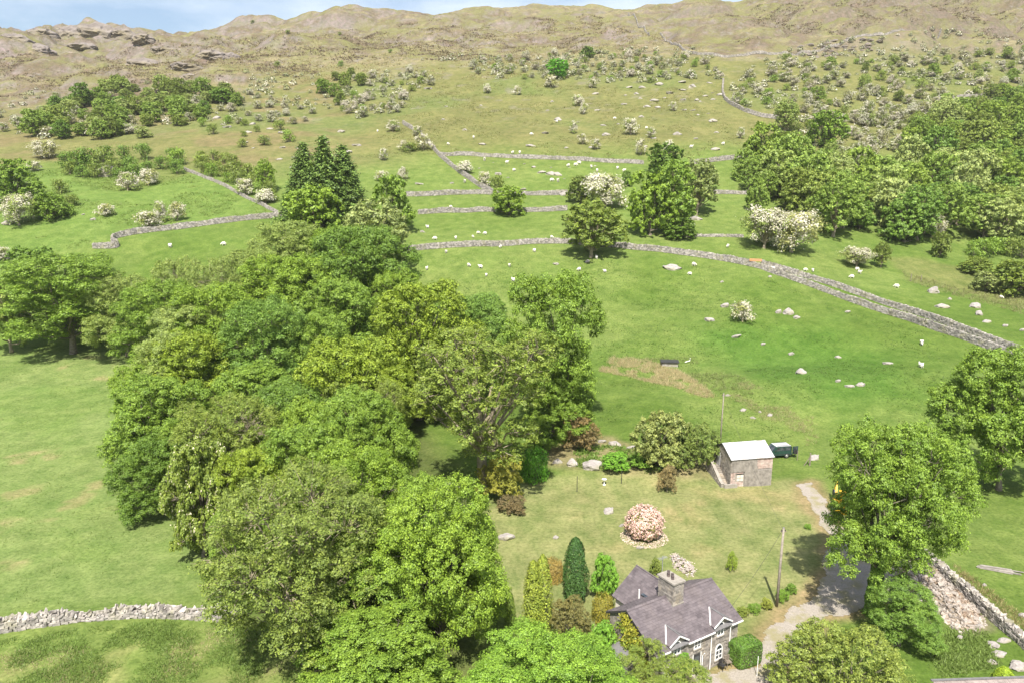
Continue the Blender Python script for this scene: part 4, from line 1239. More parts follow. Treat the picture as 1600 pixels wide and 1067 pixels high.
# weathered cladding boards, upper sheet and the lower doors
x = .02; k = 0
while x < 3.70:
    MB().box(x, x + .22, -.11 - .012 * (k % 2), -.05, 2.36 + .03 * math.sin(k * 2.1), BE - .02).obj('cladding_board', M['boards'], barn); x += .23; k += 1
x = 2.1
while x < 6.05:
    MB().box(x, x + .235, -.12 - .012 * (k % 2), -.05, -.25 + .04 * math.sin(k * 1.7), 2.46 + .02 * math.sin(k)).obj('door_board', M['boards'], barn); x += .245; k += 1
bw = MB().box(.95, 1.9, -.06, -.0, 1.0, 1.95).obj('window_shutter', M['cream'], barn)
MB().box(.9, 1.95, -.09, .0, 1.96, 2.12).obj('lintel', M['dark'], bw)
MB().box(1.40, 1.45, -.075, -.055, 1.0, 1.95).box(.95, 1.9, -.075, -.058, 1.45, 1.5).obj('glazing_bar', M['wood'], bw)
MB().box(-.06, .0, 3.35, 4.25, 2.15, 4.1).obj('upper_door', M['tin'], barn)
def corrugated(name, c, ux, uy, nx, ny, mat, parent, pitch=.15, amp=.03):
    c, ux, uy = map(np.array, (c, ux, uy)); nn = np.cross(ux, uy)
    m = int(nx / pitch * 4); a = np.linspace(0, nx, m + 1); h = amp * np.cos(a / pitch * 2 * math.pi)
    V = []
    for y in (0, ny):
        V.append(c[None] + a[:, None] * ux[None] + y * uy[None] + h[:, None] * nn[None])
    for y in (0, ny):
        V.append(c[None] + a[:, None] * ux[None] + y * uy[None] + (h[:, None] - .012) * nn[None])
    V = np.concatenate(V); k = m + 1
    i = np.arange(m)
    F = np.concatenate([np.stack([i, i + 1, k + i + 1, k + i], 1), np.stack([2 * k + i + 1, 2 * k + i, 3 * k + i, 3 * k + i + 1], 1), np.stack([2 * k + i, 2 * k + i + 1, i + 1, i], 1)])
    return link(name, np_mesh(name, V, F, mat), parent)
uy1 = nrm3((0, BD / 2, BR_ - BE)); uy2 = nrm3((0, -BD / 2, BR_ - BE)); rl = math.hypot(BD / 2 + .28, (BR_ - BE) * 1.1)
x = -.2; k = 0
while x < BL + .1:
    wd = min(.92, BL + .2 - x)
    corrugated('roof_sheet', (x, -.28, BE - .06 + .014 * (k % 2)), (1, 0, 0), uy1, wd, rl, M['tin'], barn)
    corrugated('roof_sheet', (x + wd, BD + .28, BE - .06 + .014 * (k % 2)), (-1, 0, 0), uy2, wd, rl, M['tin'], barn)
    x += .88; k += 1
MB().prism([(-.22, BD / 2 - .18, BR_ - .06), (-.22, BD / 2, BR_ + .06), (-.22, BD / 2 + .18, BR_ - .06), (-.22, BD / 2, BR_ + .03)], (BL + .44, 0, 0)).obj('ridge_cap', M['tin'], barn)
# outside steps on the left with parapet
st = MB()
for i in range(11):
    st.box(-1.05, -.06, .3 + i * .3, .3 + (i + 1) * .3 + (1.2 if i == 10 else 0), -.8, .2 + i * .19)
steps = st.obj('steps', M['ashlar'], barn)
pm = MB(); pm.prism([(-1.40, -.1, -.8), (-1.40, 4.8, -.8), (-1.40, 4.8, 2.95), (-1.40, 3.6, 2.9), (-1.40, .5, .95), (-1.40, -.1, .75)], (.34, 0, 0))
pw = pm.obj('parapet', M['mortar'], steps)
block_face('parapet_stones', pw, -.1, 4.8, -.5, 2.9, lambda a, z: math.pi / 2 if a is None else (-1.42, a, z), M['ashlar'], top=lambda a: .75 + max(0, a - .5) * .62, seed=54)
MB().beam((-1.23, -.15, .78), (-1.23, .55, 1.0), .46, .1).beam((-1.23, .5, .98), (-1.23, 3.65, 2.95), .46, .1).beam((-1.23, 3.6, 2.95), (-1.23, 4.85, 3.0), .46, .1).obj('coping', M['concrete'], pw)
MB().box(-1.05, .9, -.42, -.1, -.5, .72).obj('landing_wall', M['concrete'], steps)

# ---------------------------------------------------------------- dark green off-road car
cp = at(1212, 713)
CA = math.radians(10)
car = empty('off_road_car', (cp[0], cp[1], cp[2]), CA); tag(car, 'dark green off-road car with its rear door open, parked behind the barn', 'car')
side = [(-2.25, .45), (2.1, .45), (2.2, .6), (2.2, 1.05), (2.12, 1.25), (2.05, 1.92), (-.45, 1.95), (-.62, 1.9), (-1.05, 1.22), (-2.2, 1.08), (-2.3, .8)]
cb = MB().prism([(a, -.88, b) for a, b in side], (0, 1.76, 0)).obj('body', M['car_green'], car)
bm_ = bmesh.new(); bm_.from_mesh(cb.data); bmesh.ops.bevel(bm_, geom=bm_.edges[:], offset=.05, segments=2, affect='EDGES'); bm_.to_mesh(cb.data); bm_.free()
MB().box(-.5, 2.0, -.8, .8, 1.955, 2.0).obj('roof_panel', M['car_pale'], car)
for s in (-1, 1):
    rr = MB().tube([(-.3, s * .68, 2.07), (1.9, s * .68, 2.07)], .025, 6); rr.obj('roof_rail', M['dark'], car)
    for a, b in ((-.55, .15), (.22, .95), (1.05, 1.85)):
        MB().prism([(a, s * .885, 1.28), (b, s * .885, 1.28), (b, s * .885, 1.82), (a + (.28 if a < -.5 else 0), s * .885, 1.82)], (0, s * .012, 0)).obj('side_window', M['glass'], car)
    MB().box(-2.2, 2.1, s * .885 - .01, s * .885 + .01, .62, .70).obj('trim_strip', M['dark'], car)
    MB().box(2.2, 2.23, s * .72 - .09, s * .72 + .09, .85, 1.15).obj('tail_light', M['hay'], car)
    MB().tube([(-2.3, s * .65, .88), (-2.33, s * .65, .88)], .11, 10).obj('headlight', M['chrome'], car)
    MB().box(-.72, -.55, s * .92 - .06, s * .92 + .06, 1.22, 1.38).obj('wing_mirror', M['dark'], car)
    for u in (-1.45, 1.35):
        wh = MB().tube([(u, s * .68, .38), (u, s * .70, .38), (u, s * .90, .38), (u, s * .92, .38)], [.33, .39, .39, .33], 18).obj('wheel', M['rubber'], car)
        MB().tube([(u, s * .90, .38), (u, s * .935, .38)], [.24, .2], 12).obj('rim', M['chrome'], wh)
MB().prism([(-.62, -.78, 1.86), (-1.02, -.78, 1.27), (-1.02, .78, 1.27), (-.62, .78, 1.86)], (-.02, 0, .015)).obj('windscreen', M['glass'], car)
MB().box(-2.4, -2.25, -.85, .85, .5, .72).obj('bumper', M['dark'], car)
MB().box(2.2, 2.34, -.85, .85, .48, .66).obj('bumper', M['dark'], car)
MB().box(2.205, 2.215, -.78, .78, .7, 1.8).obj('boot_shade_panel', M['dark'], car)  # flat dark panel on the solid body, painted shade of the boot interior
rdr = MB().box(2.24, 3.15, -.97, -.90, .68, 1.9).obj('rear_door', M['car_green'], car)
MB().box(2.38, 3.02, -.98, -.972, 1.25, 1.8).obj('rear_window', M['glass'], rdr)
sw_ = MB().tube([(2.7, -.98, 1.0), (2.7, -1.17, 1.0)], .36, 16).obj('spare_wheel', M['rubber'], rdr)

# ---------------------------------------------------------------- poles, posts, wires
def pole_px(px, base, top, r0, lab, arm=False):
    P = at(px, base)
    h = (base - top) / (FPX / depth(P)) / math.cos(math.atan2(ZC - P[2], P[1]))
    o = empty('utility_pole', tuple(P)); tag(o, lab, 'pole')
    MB().tube([(0, 0, -.4), (.02, 0, h * .5), (.06, 0, h)], [r0, r0 * .85, r0 * .7], 8).obj('shaft', M['pole'], o, True)
    MB().tube([(.06, 0, h), (.06, 0, h + .05)], [r0 * .8, r0 * .3], 8).obj('cap', M['lead'], o)
    for i in range(2): MB().tube([(.06 + (.18 if i else -.18), 0, h - .35), (.06 + (.18 if i else -.18), 0, h - .2)], .05, 6).obj('insulator', M['dark'], o)
    MB().beam((-.25, 0, h - .4), (.37, 0, h - .4), .06).obj('bracket', M['wood'], o)
    return o, Vector((P[0], P[1], P[2] + h - .2))
_, tA = pole_px(1213.5, 947, 834, .15, 'tall wooden utility pole beside the drive near the cottage')
_, tB = pole_px(1125, 700, 616, .12, 'pale wooden utility pole behind the barn')
def wire(a, b, sag, lab):
    m = [a.lerp(b, i / 14) - Vector((0, 0, sag * 4 * (i / 14) * (1 - i / 14))) for i in range(15)]
    o = MB().tube(m, .014, 4).obj('overhead_wire', M['dark'], None); tag(o, lab, 'wire')
wire(tA, tB, .7, 'thin overhead wire from drive pole to barn pole')
wire(tA, house.matrix_basis @ Vector((9.8, 1.0, 4.6)), .3, 'thin overhead wire from drive pole to the cottage')
def post(px, base, top, r, lab, mat='wood', name='garden_post', cat='post'):
    P = at(px, base); h = (base - top) / (FPX / depth(P)) / math.cos(math.atan2(ZC - P[2], P[1]))
    o = MB().tube([(0, 0, -.3), (0, 0, h)], [r, r * .9], 7).obj(name, M[mat], None); o.location = P; tag(o, lab, cat); return P, h
post(901.5, 768, 744, .05, 'thin dark clothes-line post on the lawn under the yellow bushes', 'dark')
post(971, 755, 731, .05, 'thin dark clothes-line post on the lawn below the grey boulder bank', 'dark')
gp, gh = post(1265, 727, 708, .12, 'stout wooden gate post beyond the barn', 'wood', 'gate_post')
br = MB().beam((gp[0] - .9, gp[1], gp[2] - .05), (gp[0], gp[1], gp[2] + gh * .75), .09).obj('brace_rail', M['wood'], None); tag(br, 'slanting wooden brace leaning on the gate post', 'rail')
post(1245.5, 719, 704, .05, 'thin fence post right behind the open car door', 'wood', 'fence_post')
post(1423, 440, 428, .10, 'left of two fence posts above the marshy hollow', 'wood', 'fence_post')
post(1439, 441, 430, .10, 'right of two fence posts above the marshy hollow', 'wood', 'fence_post')
post(1182.5, 1056, 1028, .035, 'thin white post at the edge of the cottage yard', 'white', 'yard_post')
# white football-like garden ornament
P = at(944, 757); gl = empty('garden_stand', tuple(P)); tag(gl, 'small white bird bath on the lawn between the dark posts', 'bird bath')
MB().tube([(0, 0, 0), (0, 0, .08), (0, 0, .1), (0, 0, .7)], [.22, .2, .07, .06], 10).obj('stem', M['white'], gl)
MB().tube([(0, 0, .7), (0, 0, .78), (0, 0, .88)], [.08, .3, .36], 14).obj('bowl', M['white'], gl)

# ---------------------------------------------------------------- yellow digger under the ash
P = at(1310, 795)
dg = empty('yellow_digger', tuple(P), math.radians(70)); tag(dg, 'bright yellow digger half hidden by the large ash by the drive', 'digger')
for s in (-1, 1):
    tk = [(1.0 * math.cos(a) + (.35 if math.cos(a) > 0 else -.35), .32 + .32 * math.sin(a)) for a in np.linspace(0, 2 * math.pi, 20, endpoint=False)]
    MB().prism([(a, s * .75 - .17, b) for a, b in tk], (0, .34, 0)).obj('track', M['rubber'], dg)
db = MB().prism([(-1.1, -.8, .72), (.6, -.8, .72), (.75, -.8, 1.2), (.2, -.8, 1.35), (-1.15, -.8, 1.5)], (0, 1.6, 0)).obj('body', M['yellow'], dg)
cbn = MB().box(-.3, .7, -.75, .05, 1.36, 2.45).obj('cab', M['yellow'], dg)
MB().box(.705, .72, -.68, -.02, 1.6, 2.35).obj('cab_window', M['glass'], cbn)
MB().box(-.2, .6, .055, .07, 1.6, 2.3).obj('cab_window', M['glass'], cbn)
MB().box(-.2, .6, -.77, -.755, 1.6, 2.3).obj('cab_window', M['glass'], cbn)
bo = MB().beam((.7, .35, 1.1), (1.7, .35, 2.9), .22, .34).beam((1.65, .35, 2.8), (2.9, .35, 3.1), .22, .32).obj('boom', M['yellow'], dg)
MB().beam((2.8, .35, 3.15), (3.2, .35, 1.5), .18, .26).obj('stick', M['yellow'], bo)
MB().tube([(1.0, .35, 1.2), (1.95, .35, 2.6)], .06, 8).obj('ram', M['dark'], bo)
MB().prism([(3.1, .05, 1.5), (3.35, .05, 1.3), (3.3, .05, .85), (2.85, .05, .75), (2.8, .05, 1.2)], (0, .6, 0)).obj('bucket', M['dark'], bo)
MB().box(-1.75, -1.6, -.85, .85, .1, .55).obj('dozer_blade', M['yellow'], dg)

# ---------------------------------------------------------------- placed trees
BR = (.160, .238, .036); MG = (.142, .218, .038); DK = (.105, .172, .032); YG = (.178, .240, .034); OL = (.155, .203, .046)
BG = (.125, .205, .044); GY = (.200, .240, .100); DO = (.138, .180, .046); PALE = (.195, .250, .080); LIME = (.152, .250, .040)
WOOD = 'trees of the wood beside the worn pasture'
T = [
 # key, px, base, top, width, colour, label
 ('oliv0', 480, 1035, 742, 345, DO, 'big dark olive tree with bare twigs at the wood\'s near corner'),
 ('nearsyc0', 690, 1015, 752, 222, BR, 'bright green dense tree bordering the lawn\'s left edge'),
 ('syc1', 600, 1000, 800, 230, MG, 'mid green tree between the dark olive tree and the lawn side tree'),
 ('oak1', 590, 1110, 940, 254, MG, 'green tree at the picture\'s bottom edge below the dark olive tree'),
 ('nearash0', 830, 1190, 968, 330, LIME, 'vivid lime green feathery tree at the bottom edge beside the cottage'),
 ('oliv1', 1018, 1140, 1020, 165, OL, 'brownish olive twiggy tree in front of the cottage door'),
 ('bigash0', 1362, 960, 652, 270, MG, 'large spreading ash tree shading the gravel drive'),
 ('ash0', 1404, 1008, 900, 112, BG, 'blue-green young tree between the drive and rubble heap'),
 ('oak0', 1560, 765, 535, 212, MG, 'broad green oak at the picture edge beyond the ash'),
 ('open0', 755, 778, 512, 225, OL, 'tall olive tree with pale bare trunk on the lawn edge'),
 ('syc0', 866, 680, 426, 167, MG, 'tall green tree standing at the pasture side of the wood'),
 ('oak0', 655, 655, 434, 199, YG, 'round yellow-green oak at the top of the wood'),
 ('syc1', 742, 610, 456, 133, BG, 'dark blue-green tree between the yellow oak and tall green tree'),
 ('syc0', 565, 535, 350, 181, DK, 'dark green rounded tree at the wood\'s far end by the wall'),
 ('mid_ash0', 590, 440, 310, 115, GY, 'grey-green willowy tree behind the dark rounded tree'),
 ('mid_round0', 612, 365, 276, 72, MG, 'mid green tree behind the grey willowy tree'),
 ('mid_round1', 492, 380, 292, 88, BR, 'bright rounded tree in front of the dark spruces'),
 ('ash0', 452, 460, 344, 133, PALE, 'pale green tree left of the bright rounded tree foot'),
 ('syc0', 540, 470, 352, 133, BR, 'bright green tree behind the dark rounded tree\'s left shoulder'),
 ('ash1', 400, 500, 385, 139, PALE, 'pale feathery tree in the upper middle of the wood'),
 ('syc1', 470, 545, 392, 181, BR, 'broad bright green tree in the upper middle of the wood'),
 ('oak1', 540, 585, 430, 157, MG, 'green lumpy tree left of the round yellow oak'),
 ('ash0', 115, 552, 388, 212, MG, 'large green tree standing alone at the far corner of the worn pasture'),
 ('mid_ash1', 18, 550, 430, 80, PALE, 'slender pale tree with long shadow at the worn pasture\'s far corner'),
 ('mid_round0', 65, 480, 384, 90, DK, 'dark tree behind the large tree of the pasture corner'),
 ('ash1', 200, 556, 425, 127, PALE, 'pale green tree between pasture corner tree and the wood'),
 ('ash0', 262, 590, 432, 146, MG, 'green feathery tree at the wood\'s left shoulder'),
 ('oliv1', 315, 560, 400, 121, PALE, 'twiggy pale tree rising at the wood\'s back left'),
 ('syc0', 345, 610, 440, 146, BR, 'bright leafy tree in the back left of the wood'),
 ('oak0', 310, 680, 508, 181, YG, 'yellow-green oak in the left middle of the wood'),
 ('oak1', 260, 745, 575, 181, MG, 'green oak whose skirt overhangs the worn pasture'),
 ('syc1', 264, 800, 665, 146, DK, 'dark leaning tree casting a black shadow on the worn pasture'),
 ('ash1', 420, 660, 462, 169, BG, 'blue-green tree with grey twigs in the wood\'s middle'),
 ('oak0', 395, 720, 560, 181, MG, 'green lumpy oak in the wood\'s centre'),
 ('syc0', 455, 760, 590, 157, DK, 'deep green tree in the heart of the wood'),
 ('oak1', 545, 735, 520, 199, YG, 'tall yellow-green oak right of the wood\'s heart'),
 ('oliv0', 345, 800, 610, 194, OL, 'olive tree in the lower left of the wood'),
 ('horn0', 320, 868, 680, 130, OL, 'hawthorn with white blossom flecks on the wood\'s pasture edge'),
 ('oak0', 490, 850, 655, 181, MG, 'green tree above the dark olive corner tree'),
 ('syc1', 568, 800, 605, 157, MG, 'green tree above the shaded gap of the lawn'),
 ('syc0', 560, 890, 690, 181, BR, 'bright green tree right behind the dark olive corner tree'),
 ('oak1', 400, 860, 690, 146, YG, 'yellow-green tree behind the blossoming wood edge hawthorn'),
 ('syc1', 660, 905, 745, 133, MG, 'green tree at the lawn edge under the bare trunked tree'),
 ('oak0', 610, 680, 560, 133, YG, 'small yellow-green tree between the two yellow oaks'),
 ('oak1', 640, 640, 500, 157, YG, 'yellow-green tree overhanging the sunlit gap of the wood'),
 ('oak1', 872, 690, 575, 121, MG, 'green tree below the tall pasture side tree'),
 ('mid_ash0', 505, 445, 365, 90, GY, 'grey-green tree in front of the bright rounded tree'),
 ('bigbush0', 1315, 1105, 978, 262, (.165, .205, .052), 'sprawling olive green shrub mass at the bottom edge by the drive'),
 ('oak1', 300, 620, 470, 139, PALE, 'pale lumpy tree filling the wood behind the yellow-green left oak'),
 ('syc1', 500, 640, 480, 139, MG, 'mid green tree filling the wood between its two yellow oaks'),
 ('ash1', 620, 560, 420, 107, BR, 'bright feathery tree left behind the round yellow oak'),
 ('oak0', 480, 790, 620, 139, BR, 'bright lumpy tree low in the heart of the wood'),
 ('ash0', 275, 690, 520, 118, PALE, 'pale feathery tree on the wood\'s left flank'),
 ('oliv1', 580, 760, 590, 128, OL, 'olive twiggy tree by the sunlit gap in the wood'),
 ('oak0', 300, 790, 640, 120, MG, 'green tree between the dark leaning tree and the olive one'),
 ('syc1', 244, 700, 560, 110, BR, 'bright tree bulging out over the worn pasture'),
 ('oak1', 380, 930, 790, 120, MG, 'green tree tucked behind the dark olive corner tree'),
 ('syc0', 730, 960, 800, 100, MG, 'green tree nearest the lawn below the bright dense one'),
 # field trees
 ('mid_ash0', 924, 402, 312, 100, OL, 'lone olive field tree standing on its dark shadow by the wall'),
 ('mid_dome0', 908, 318, 276, 48, DO, 'brownish olive tree beside the big cream hawthorn'),
 ('mid_round0', 1016, 368, 270, 80, BR, 'bright green left tree of the field clump'),
 ('mid_ash1', 1052, 366, 254, 80, MG, 'tall mid green tree in the field clump'),
 ('mid_ash0', 1088, 336, 250, 72, GY, 'grey-green open tree at the field clump\'s back'),
 ('mid_dome1', 1060, 372, 340, 55, DK, 'low dark bush at the foot of the field clump'),
 ('mid_dome0', 1035, 275, 226, 64, DK, 'dark green domed tree at the end of the straight wall'),
 ('mid_round1', 795, 337, 292, 52, BR, 'round bright green tree interrupting a field wall'),
 ('mid_round0', 1230, 262, 207, 54, DO, 'dark olive tree at the wood\'s upper end above the wall'),
 ('mid_ash0', 1227, 208, 158, 42, PALE, 'pale green tree by the curving wall'),
 ('mid_dome0', 1290, 232, 176, 64, MG, 'mid green dome tree among the thorn scrub'),
 ('mid_ash1', 1294, 268, 226, 32, PALE, 'slim pale tree on a small dark shadow'),
 ('mid_round1', 870, 124, 94, 35, (.11, .28, .03), 'vivid green round tree high on the thorn slope'),
 ('mid_round0', 918, 92, 74, 24, DK, 'small dark green tree just below the moor'),
 ('mid_dome1', 980, 292, 268, 19, DK, 'small dark bush beside the cream hawthorn of the field'),
 ('mid_dome0', 1467, 402, 362, 33, DO, 'small round grey-green tree in the marshy hollow'),
 ('mid_ash0', 1376, 418, 378, 30, DO, 'slim dark bush below the right wood edge'),
 ('mid_dome1', 1525, 428, 400, 48, OL, 'low rounded bush in the marshy hollow'),
 ('mid_dome0', 1585, 462, 404, 80, OL, 'leafy bush at the picture edge above the marsh'),
 ('mid_dome1', 1540, 455, 424, 46, GY, 'grey-green low bush beside the leafy marsh bush'),
 ('mid_round0', 24, 315, 250, 76, MG, 'green tree at the picture\'s left edge on the knoll'),
 ('mid_dome0', 78, 345, 302, 50, MG, 'green bush right of the cream hawthorn on the knoll'),
 ('mid_ash0', 416, 300, 250, 32, BR, 'slender bright tree above the bushes of the slanting wall'),
]
for key, px, base, top, w, c, lab in T:
    nm = 'shrub' if ('bush' in lab or 'shrub' in lab) else ('hawthorn' if 'hawthorn with' in lab else 'broadleaf_tree')
    kw = {'rz': 0.0} if key == 'bigash0' else {}
    tree_px(key, px, base, top, w, c, lab, nm, {'shrub': 'shrub', 'hawthorn': 'hawthorn'}.get(nm, 'tree'), WOOD if "wood'" in lab or 'of the wood' in lab else None, **kw)
for i, (px, base, top, w, lab) in enumerate([(480, 352, 226, 74, 'left of the three dark spruces, tapering to a ragged tip'), (511, 356, 217, 80, 'middle and tallest of the three dark spruces'), (541, 352, 229, 72, 'right of the three dark spruces above the grey willowy tree')]):
    tree_px('spruce%d' % (i % 2), px, base, top, w, (.100, .155, .046), lab, 'spruce_tree', 'spruce', 'dark spruces above the wood')

CREAM = (.62, .58, .42)
HAW = [(985, 211, 186, 28, 'large cream hawthorn on the open upper slope'), (1017, 216, 200, 17, 'small cream hawthorn right of the large upper slope hawthorn'), (1001, 243, 217, 19, 'tall cream hawthorn just above the dark domed tree'),
       (931, 234, 218, 19, 'round cream hawthorn above the straight field wall'), (895, 209, 190, 15, 'pale hawthorn in a pair left of the large slope hawthorn'), (910, 226, 210, 17, 'greenish hawthorn above the straight wall, lower of the pair'),
       (911, 179, 162, 15, 'pale hawthorn with dark foot under the thorn slope'), (903, 166, 149, 20, 'greenish hawthorn at the lower edge of the thorn slope'), (662, 235, 211, 28, 'large cream hawthorn beside the diagonal wall\'s middle'),
       (652, 213, 198, 20, 'cream hawthorn at the diagonal wall\'s upper end'), (614, 206, 189, 25, 'creamy hawthorn left of the diagonal wall\'s top'), (632, 235, 220, 20, 'pinkish grey hawthorn left of the wall'), (599, 251, 233, 17, 'small white hawthorn above the spruces\' right side'), (631, 282, 262, 19, 'white hawthorn right of the spruces'),
       (597, 284, 268, 25, 'broad white hawthorn right next to the spruces'), (758, 293, 269, 25, 'cream hawthorn touching the diagonal wall\'s lower end'), (727, 271, 252, 28, 'grey-green hawthorn right of the diagonal wall'),
       (860, 137, 119, 24, 'broad cream hawthorn left below the vivid green tree'), (925, 138, 125, 18, 'cream hawthorn right below the vivid green tree'), (761, 146, 132, 14, 'lone pale hawthorn left of the thorn slope'), (808, 149, 135, 15, 'pale hawthorn at the thorn slope\'s bottom left corner'),
       (1052, 174, 160, 13, 'tiny white hawthorn right of the open upper slope'), (1157, 217, 200, 14, 'small cream hawthorn alone in the field above the wood'), (1160, 503, 470, 37, 'lone white hawthorn among boulders in the big pasture'),
       (945, 326, 272, 74, 'big cream hawthorn behind the lone olive field tree'), (1194, 388, 324, 76, 'left of the two large hawthorns above the track'), (1236, 394, 330, 88, 'right and paler of the two large hawthorns above the track'), (1338, 417, 385, 50, 'white hawthorn at the corner of the right hand wood'),
       (1045, 240, 220, 20, 'cream hawthorn peeping out behind the dark domed tree'), (70, 248, 220, 44, 'big white hawthorn on the left of the knoll'), (54, 268, 253, 26, 'small white hawthorn below the big white one'), (30, 352, 304, 54, 'cream hawthorn at the left edge below the green tree'), (165, 338, 319, 28, 'low pale hawthorn on the open knoll'),
       (234, 357, 330, 42, 'broad pale hawthorn, left of three above the kinked wall'), (250, 348, 315, 23, 'upright pale hawthorn, middle of three above the kinked wall'), (277, 345, 316, 28, 'pale hawthorn, right of three above the kinked wall'), (5, 408, 385, 30, 'white hawthorn cut by the left picture edge'),
       (200, 298, 270, 36, 'white blossoming hawthorn at the foot of the knoll hedge'), (232, 290, 265, 34, 'creamy hawthorn in the knoll hedge'), (385, 305, 280, 34, 'pale hawthorn in the bushes beside the slanting wall'), (415, 318, 296, 34, 'buff hawthorn at the lower end of the slanting wall'), (1455, 372, 335, 46, 'pale hawthorn inside the right hand wood')]
for i, (px, base, top, w, lab) in enumerate(HAW):
    big = w >= 44
    tone = [(.23, .26, .11), (.21, .26, .09), (.26, .27, .13)][i % 3]
    tree_px('midthorn0' if big else 'thorn%d' % (i % 3), px, base, top, w, tone, lab, 'hawthorn', 'hawthorn', bloom=(.56, .53, .42) if i % 2 else (.60, .57, .47))
tree_px('scrub0', 776, 302, 275, 28, DO, 'dark shrub right of the cream hawthorn at the diagonal wall', 'shrub', 'shrub')
tree_px('scrub1', 640, 237, 224, 30, DO, 'low dark shrub under the hawthorn of the diagonal wall', 'shrub', 'shrub')

# ---------------------------------------------------------------- scattered trees and scrub on the slopes
def scatter(poly, n, mind, seed, bias=None):
    r = random.Random(seed); out = []
    xs = [p[0] for p in poly]; ys = [p[1] for p in poly]
    tries = 0
    while len(out) < n and tries < n * 40:
        tries += 1
        a = r.uniform(min(xs), max(xs)); b = r.uniform(min(ys), max(ys))
        if not in_poly(np.array([a]), np.array([b]), poly)[0]: continue
        if any((a - p[0]) ** 2 + ((b - p[1]) * 1.6) ** 2 < mind * mind for p in out): continue
        out.append((a, b))
    return sorted(out, key=lambda q: q[1])
PB = tuple(q * 1.12 for q in PALE); GB = tuple(q * 1.26 for q in GY); MB_ = tuple(q * g for q, g in zip(MG, (1.2, 1.12, 1.5))); BB = tuple(q * g for q, g in zip(BR, (1.12, 1.05, 1.35))); OB = tuple(q * g for q, g in zip(OL, (1.15, 1.12, 1.3)))
CNAME = {PB: 'pale green', GB: 'grey-green', MB_: 'mid green', BB: 'bright green', OB: 'olive', BR: 'bright green', MG: 'mid green', DK: 'dark green', YG: 'yellow-green', OL: 'olive', BG: 'blue-green', GY: 'grey-green', DO: 'dull olive', PALE: 'pale green', LIME: 'lime green'}
def ordn(k):
    return '%d%s' % (k, 'th' if 10 <= k % 100 <= 20 else {1: 'st', 2: 'nd', 3: 'rd'}.get(k % 10, 'th'))
def rows_of(pts, per=11):
    """name each scattered thing by its row up the slope and its place in that row"""
    n = max(1, round(len(pts) / per)); q = sorted(pts, key=lambda a: -a[1]); out = {}
    k = math.ceil(len(q) / n)
    for i in range(n):
        row = sorted(q[i * k:(i + 1) * k])
        for j, a in enumerate(row):
            rn = 'only' if n == 1 else ('lowest' if i == 0 else ('top' if i == n - 1 else ordn(i + 1) + ' lowest'))
            out[a] = '%s from left%s' % (ordn(j + 1), '' if n == 1 else ', %s row' % rn)
    return out
def scrub_field(poly, n, mind, seed, size, kinds, label, group, name, cat, colors, bloom=None, hr=(.62, .9), floor_w=2.2):
    r = random.Random(seed + 1)
    pts = scatter(poly, n, mind, seed); nm = rows_of(pts)
    for a, b in pts:
        P = at(a, b)
        w = r.uniform(*size); c = r.choice(list(colors)); lab = label
        if c in CNAME:
            for adj in ('dark green ', 'dull green ', 'leafy green ', 'green ', 'dull ', 'tiny dark '):
                if lab.startswith(adj): lab = lab[len(adj):]; break
            lab = CNAME[c] + ' ' + lab
        lab = lab + ', ' + nm[(a, b)]
        plant(r.choice(kinds), P, w, w * r.uniform(*hr), c, name, lab, cat, group, bloom=bloom or r.choice([(.50, .48, .38), (.44, .43, .33), (.38, .36, .26), (.52, .48, .40)]))
THC = [(.19, .205, .095), (.165, .20, .075), (.23, .235, .13), (.15, .185, .06)]
TH = ['thorn0', 'thorn1', 'thorn2']; SC = ['scrub0', 'scrub1', 'scrub2']; MD = ['mid_dome0', 'mid_dome1', 'mid_round0', 'mid_round1', 'mid_ash0', 'mid_ash1']
def thorns(poly, n, mind, seed, size, label, group): scrub_field(poly, n, mind, seed, size, TH, label, group, 'hawthorn', 'hawthorn', THC)
def shrubs(poly, n, mind, seed, size, label, group, colors=(DO, OL, MG)): scrub_field(poly, n, mind, seed, size, SC, label, group, 'shrub', 'shrub', colors)
def woods(poly, n, mind, seed, size, label, group, colors, kinds=MD, hr=(.85, 1.25)): scrub_field(poly, n, mind, seed, size, kinds, label, group, 'broadleaf_tree', 'tree', colors, hr=hr)

P_CENTER = [(730, 100), (790, 88), (880, 84), (1000, 84), (1110, 92), (1125, 125), (1040, 130), (960, 130), (840, 128), (740, 122)]
thorns(P_CENTER, 52, 11, 1, (4.0, 8.0), 'cream hawthorn in the belt under the moor', 'hawthorns of the thorn belt under the moor')
shrubs(P_CENTER, 30, 14, 2, (3.0, 6.5), 'dark green shrub in the thorn belt', 'dark shrubs of the thorn belt under the moor')
P_RIGHT = [(1140, 130), (1210, 100), (1320, 100), (1460, 85), (1600, 80), (1640, 130), (1560, 170), (1440, 185), (1360, 200), (1260, 215), (1190, 180), (1150, 165)]
thorns(P_RIGHT, 105, 14, 3, (4.6, 8.8), 'cream hawthorn in the right slope scrub', 'hawthorns scattered across the right slope')
shrubs(P_RIGHT, 55, 16, 4, (3.5, 8), 'green shrub in the right slope scrub', 'green shrubs across the right slope')
P_LEFT = [(540, 125), (600, 110), (660, 112), (690, 130), (640, 150), (640, 172), (570, 190), (520, 170)]
thorns(P_LEFT, 28, 11, 5, (4.2, 7.4), 'pale hawthorn in the scrub patch above the spruces', 'hawthorns above the spruces')
shrubs(P_LEFT, 8, 20, 6, (4, 7), 'green shrub in the scrub patch above the spruces', 'shrubs above the spruces')
woods([(500, 135), (545, 118), (575, 135), (560, 168), (505, 175)], 7, 14, 7, (6, 10), 'dull green small tree above the spruces', 'small trees above the spruces', (DO, OL, MG))
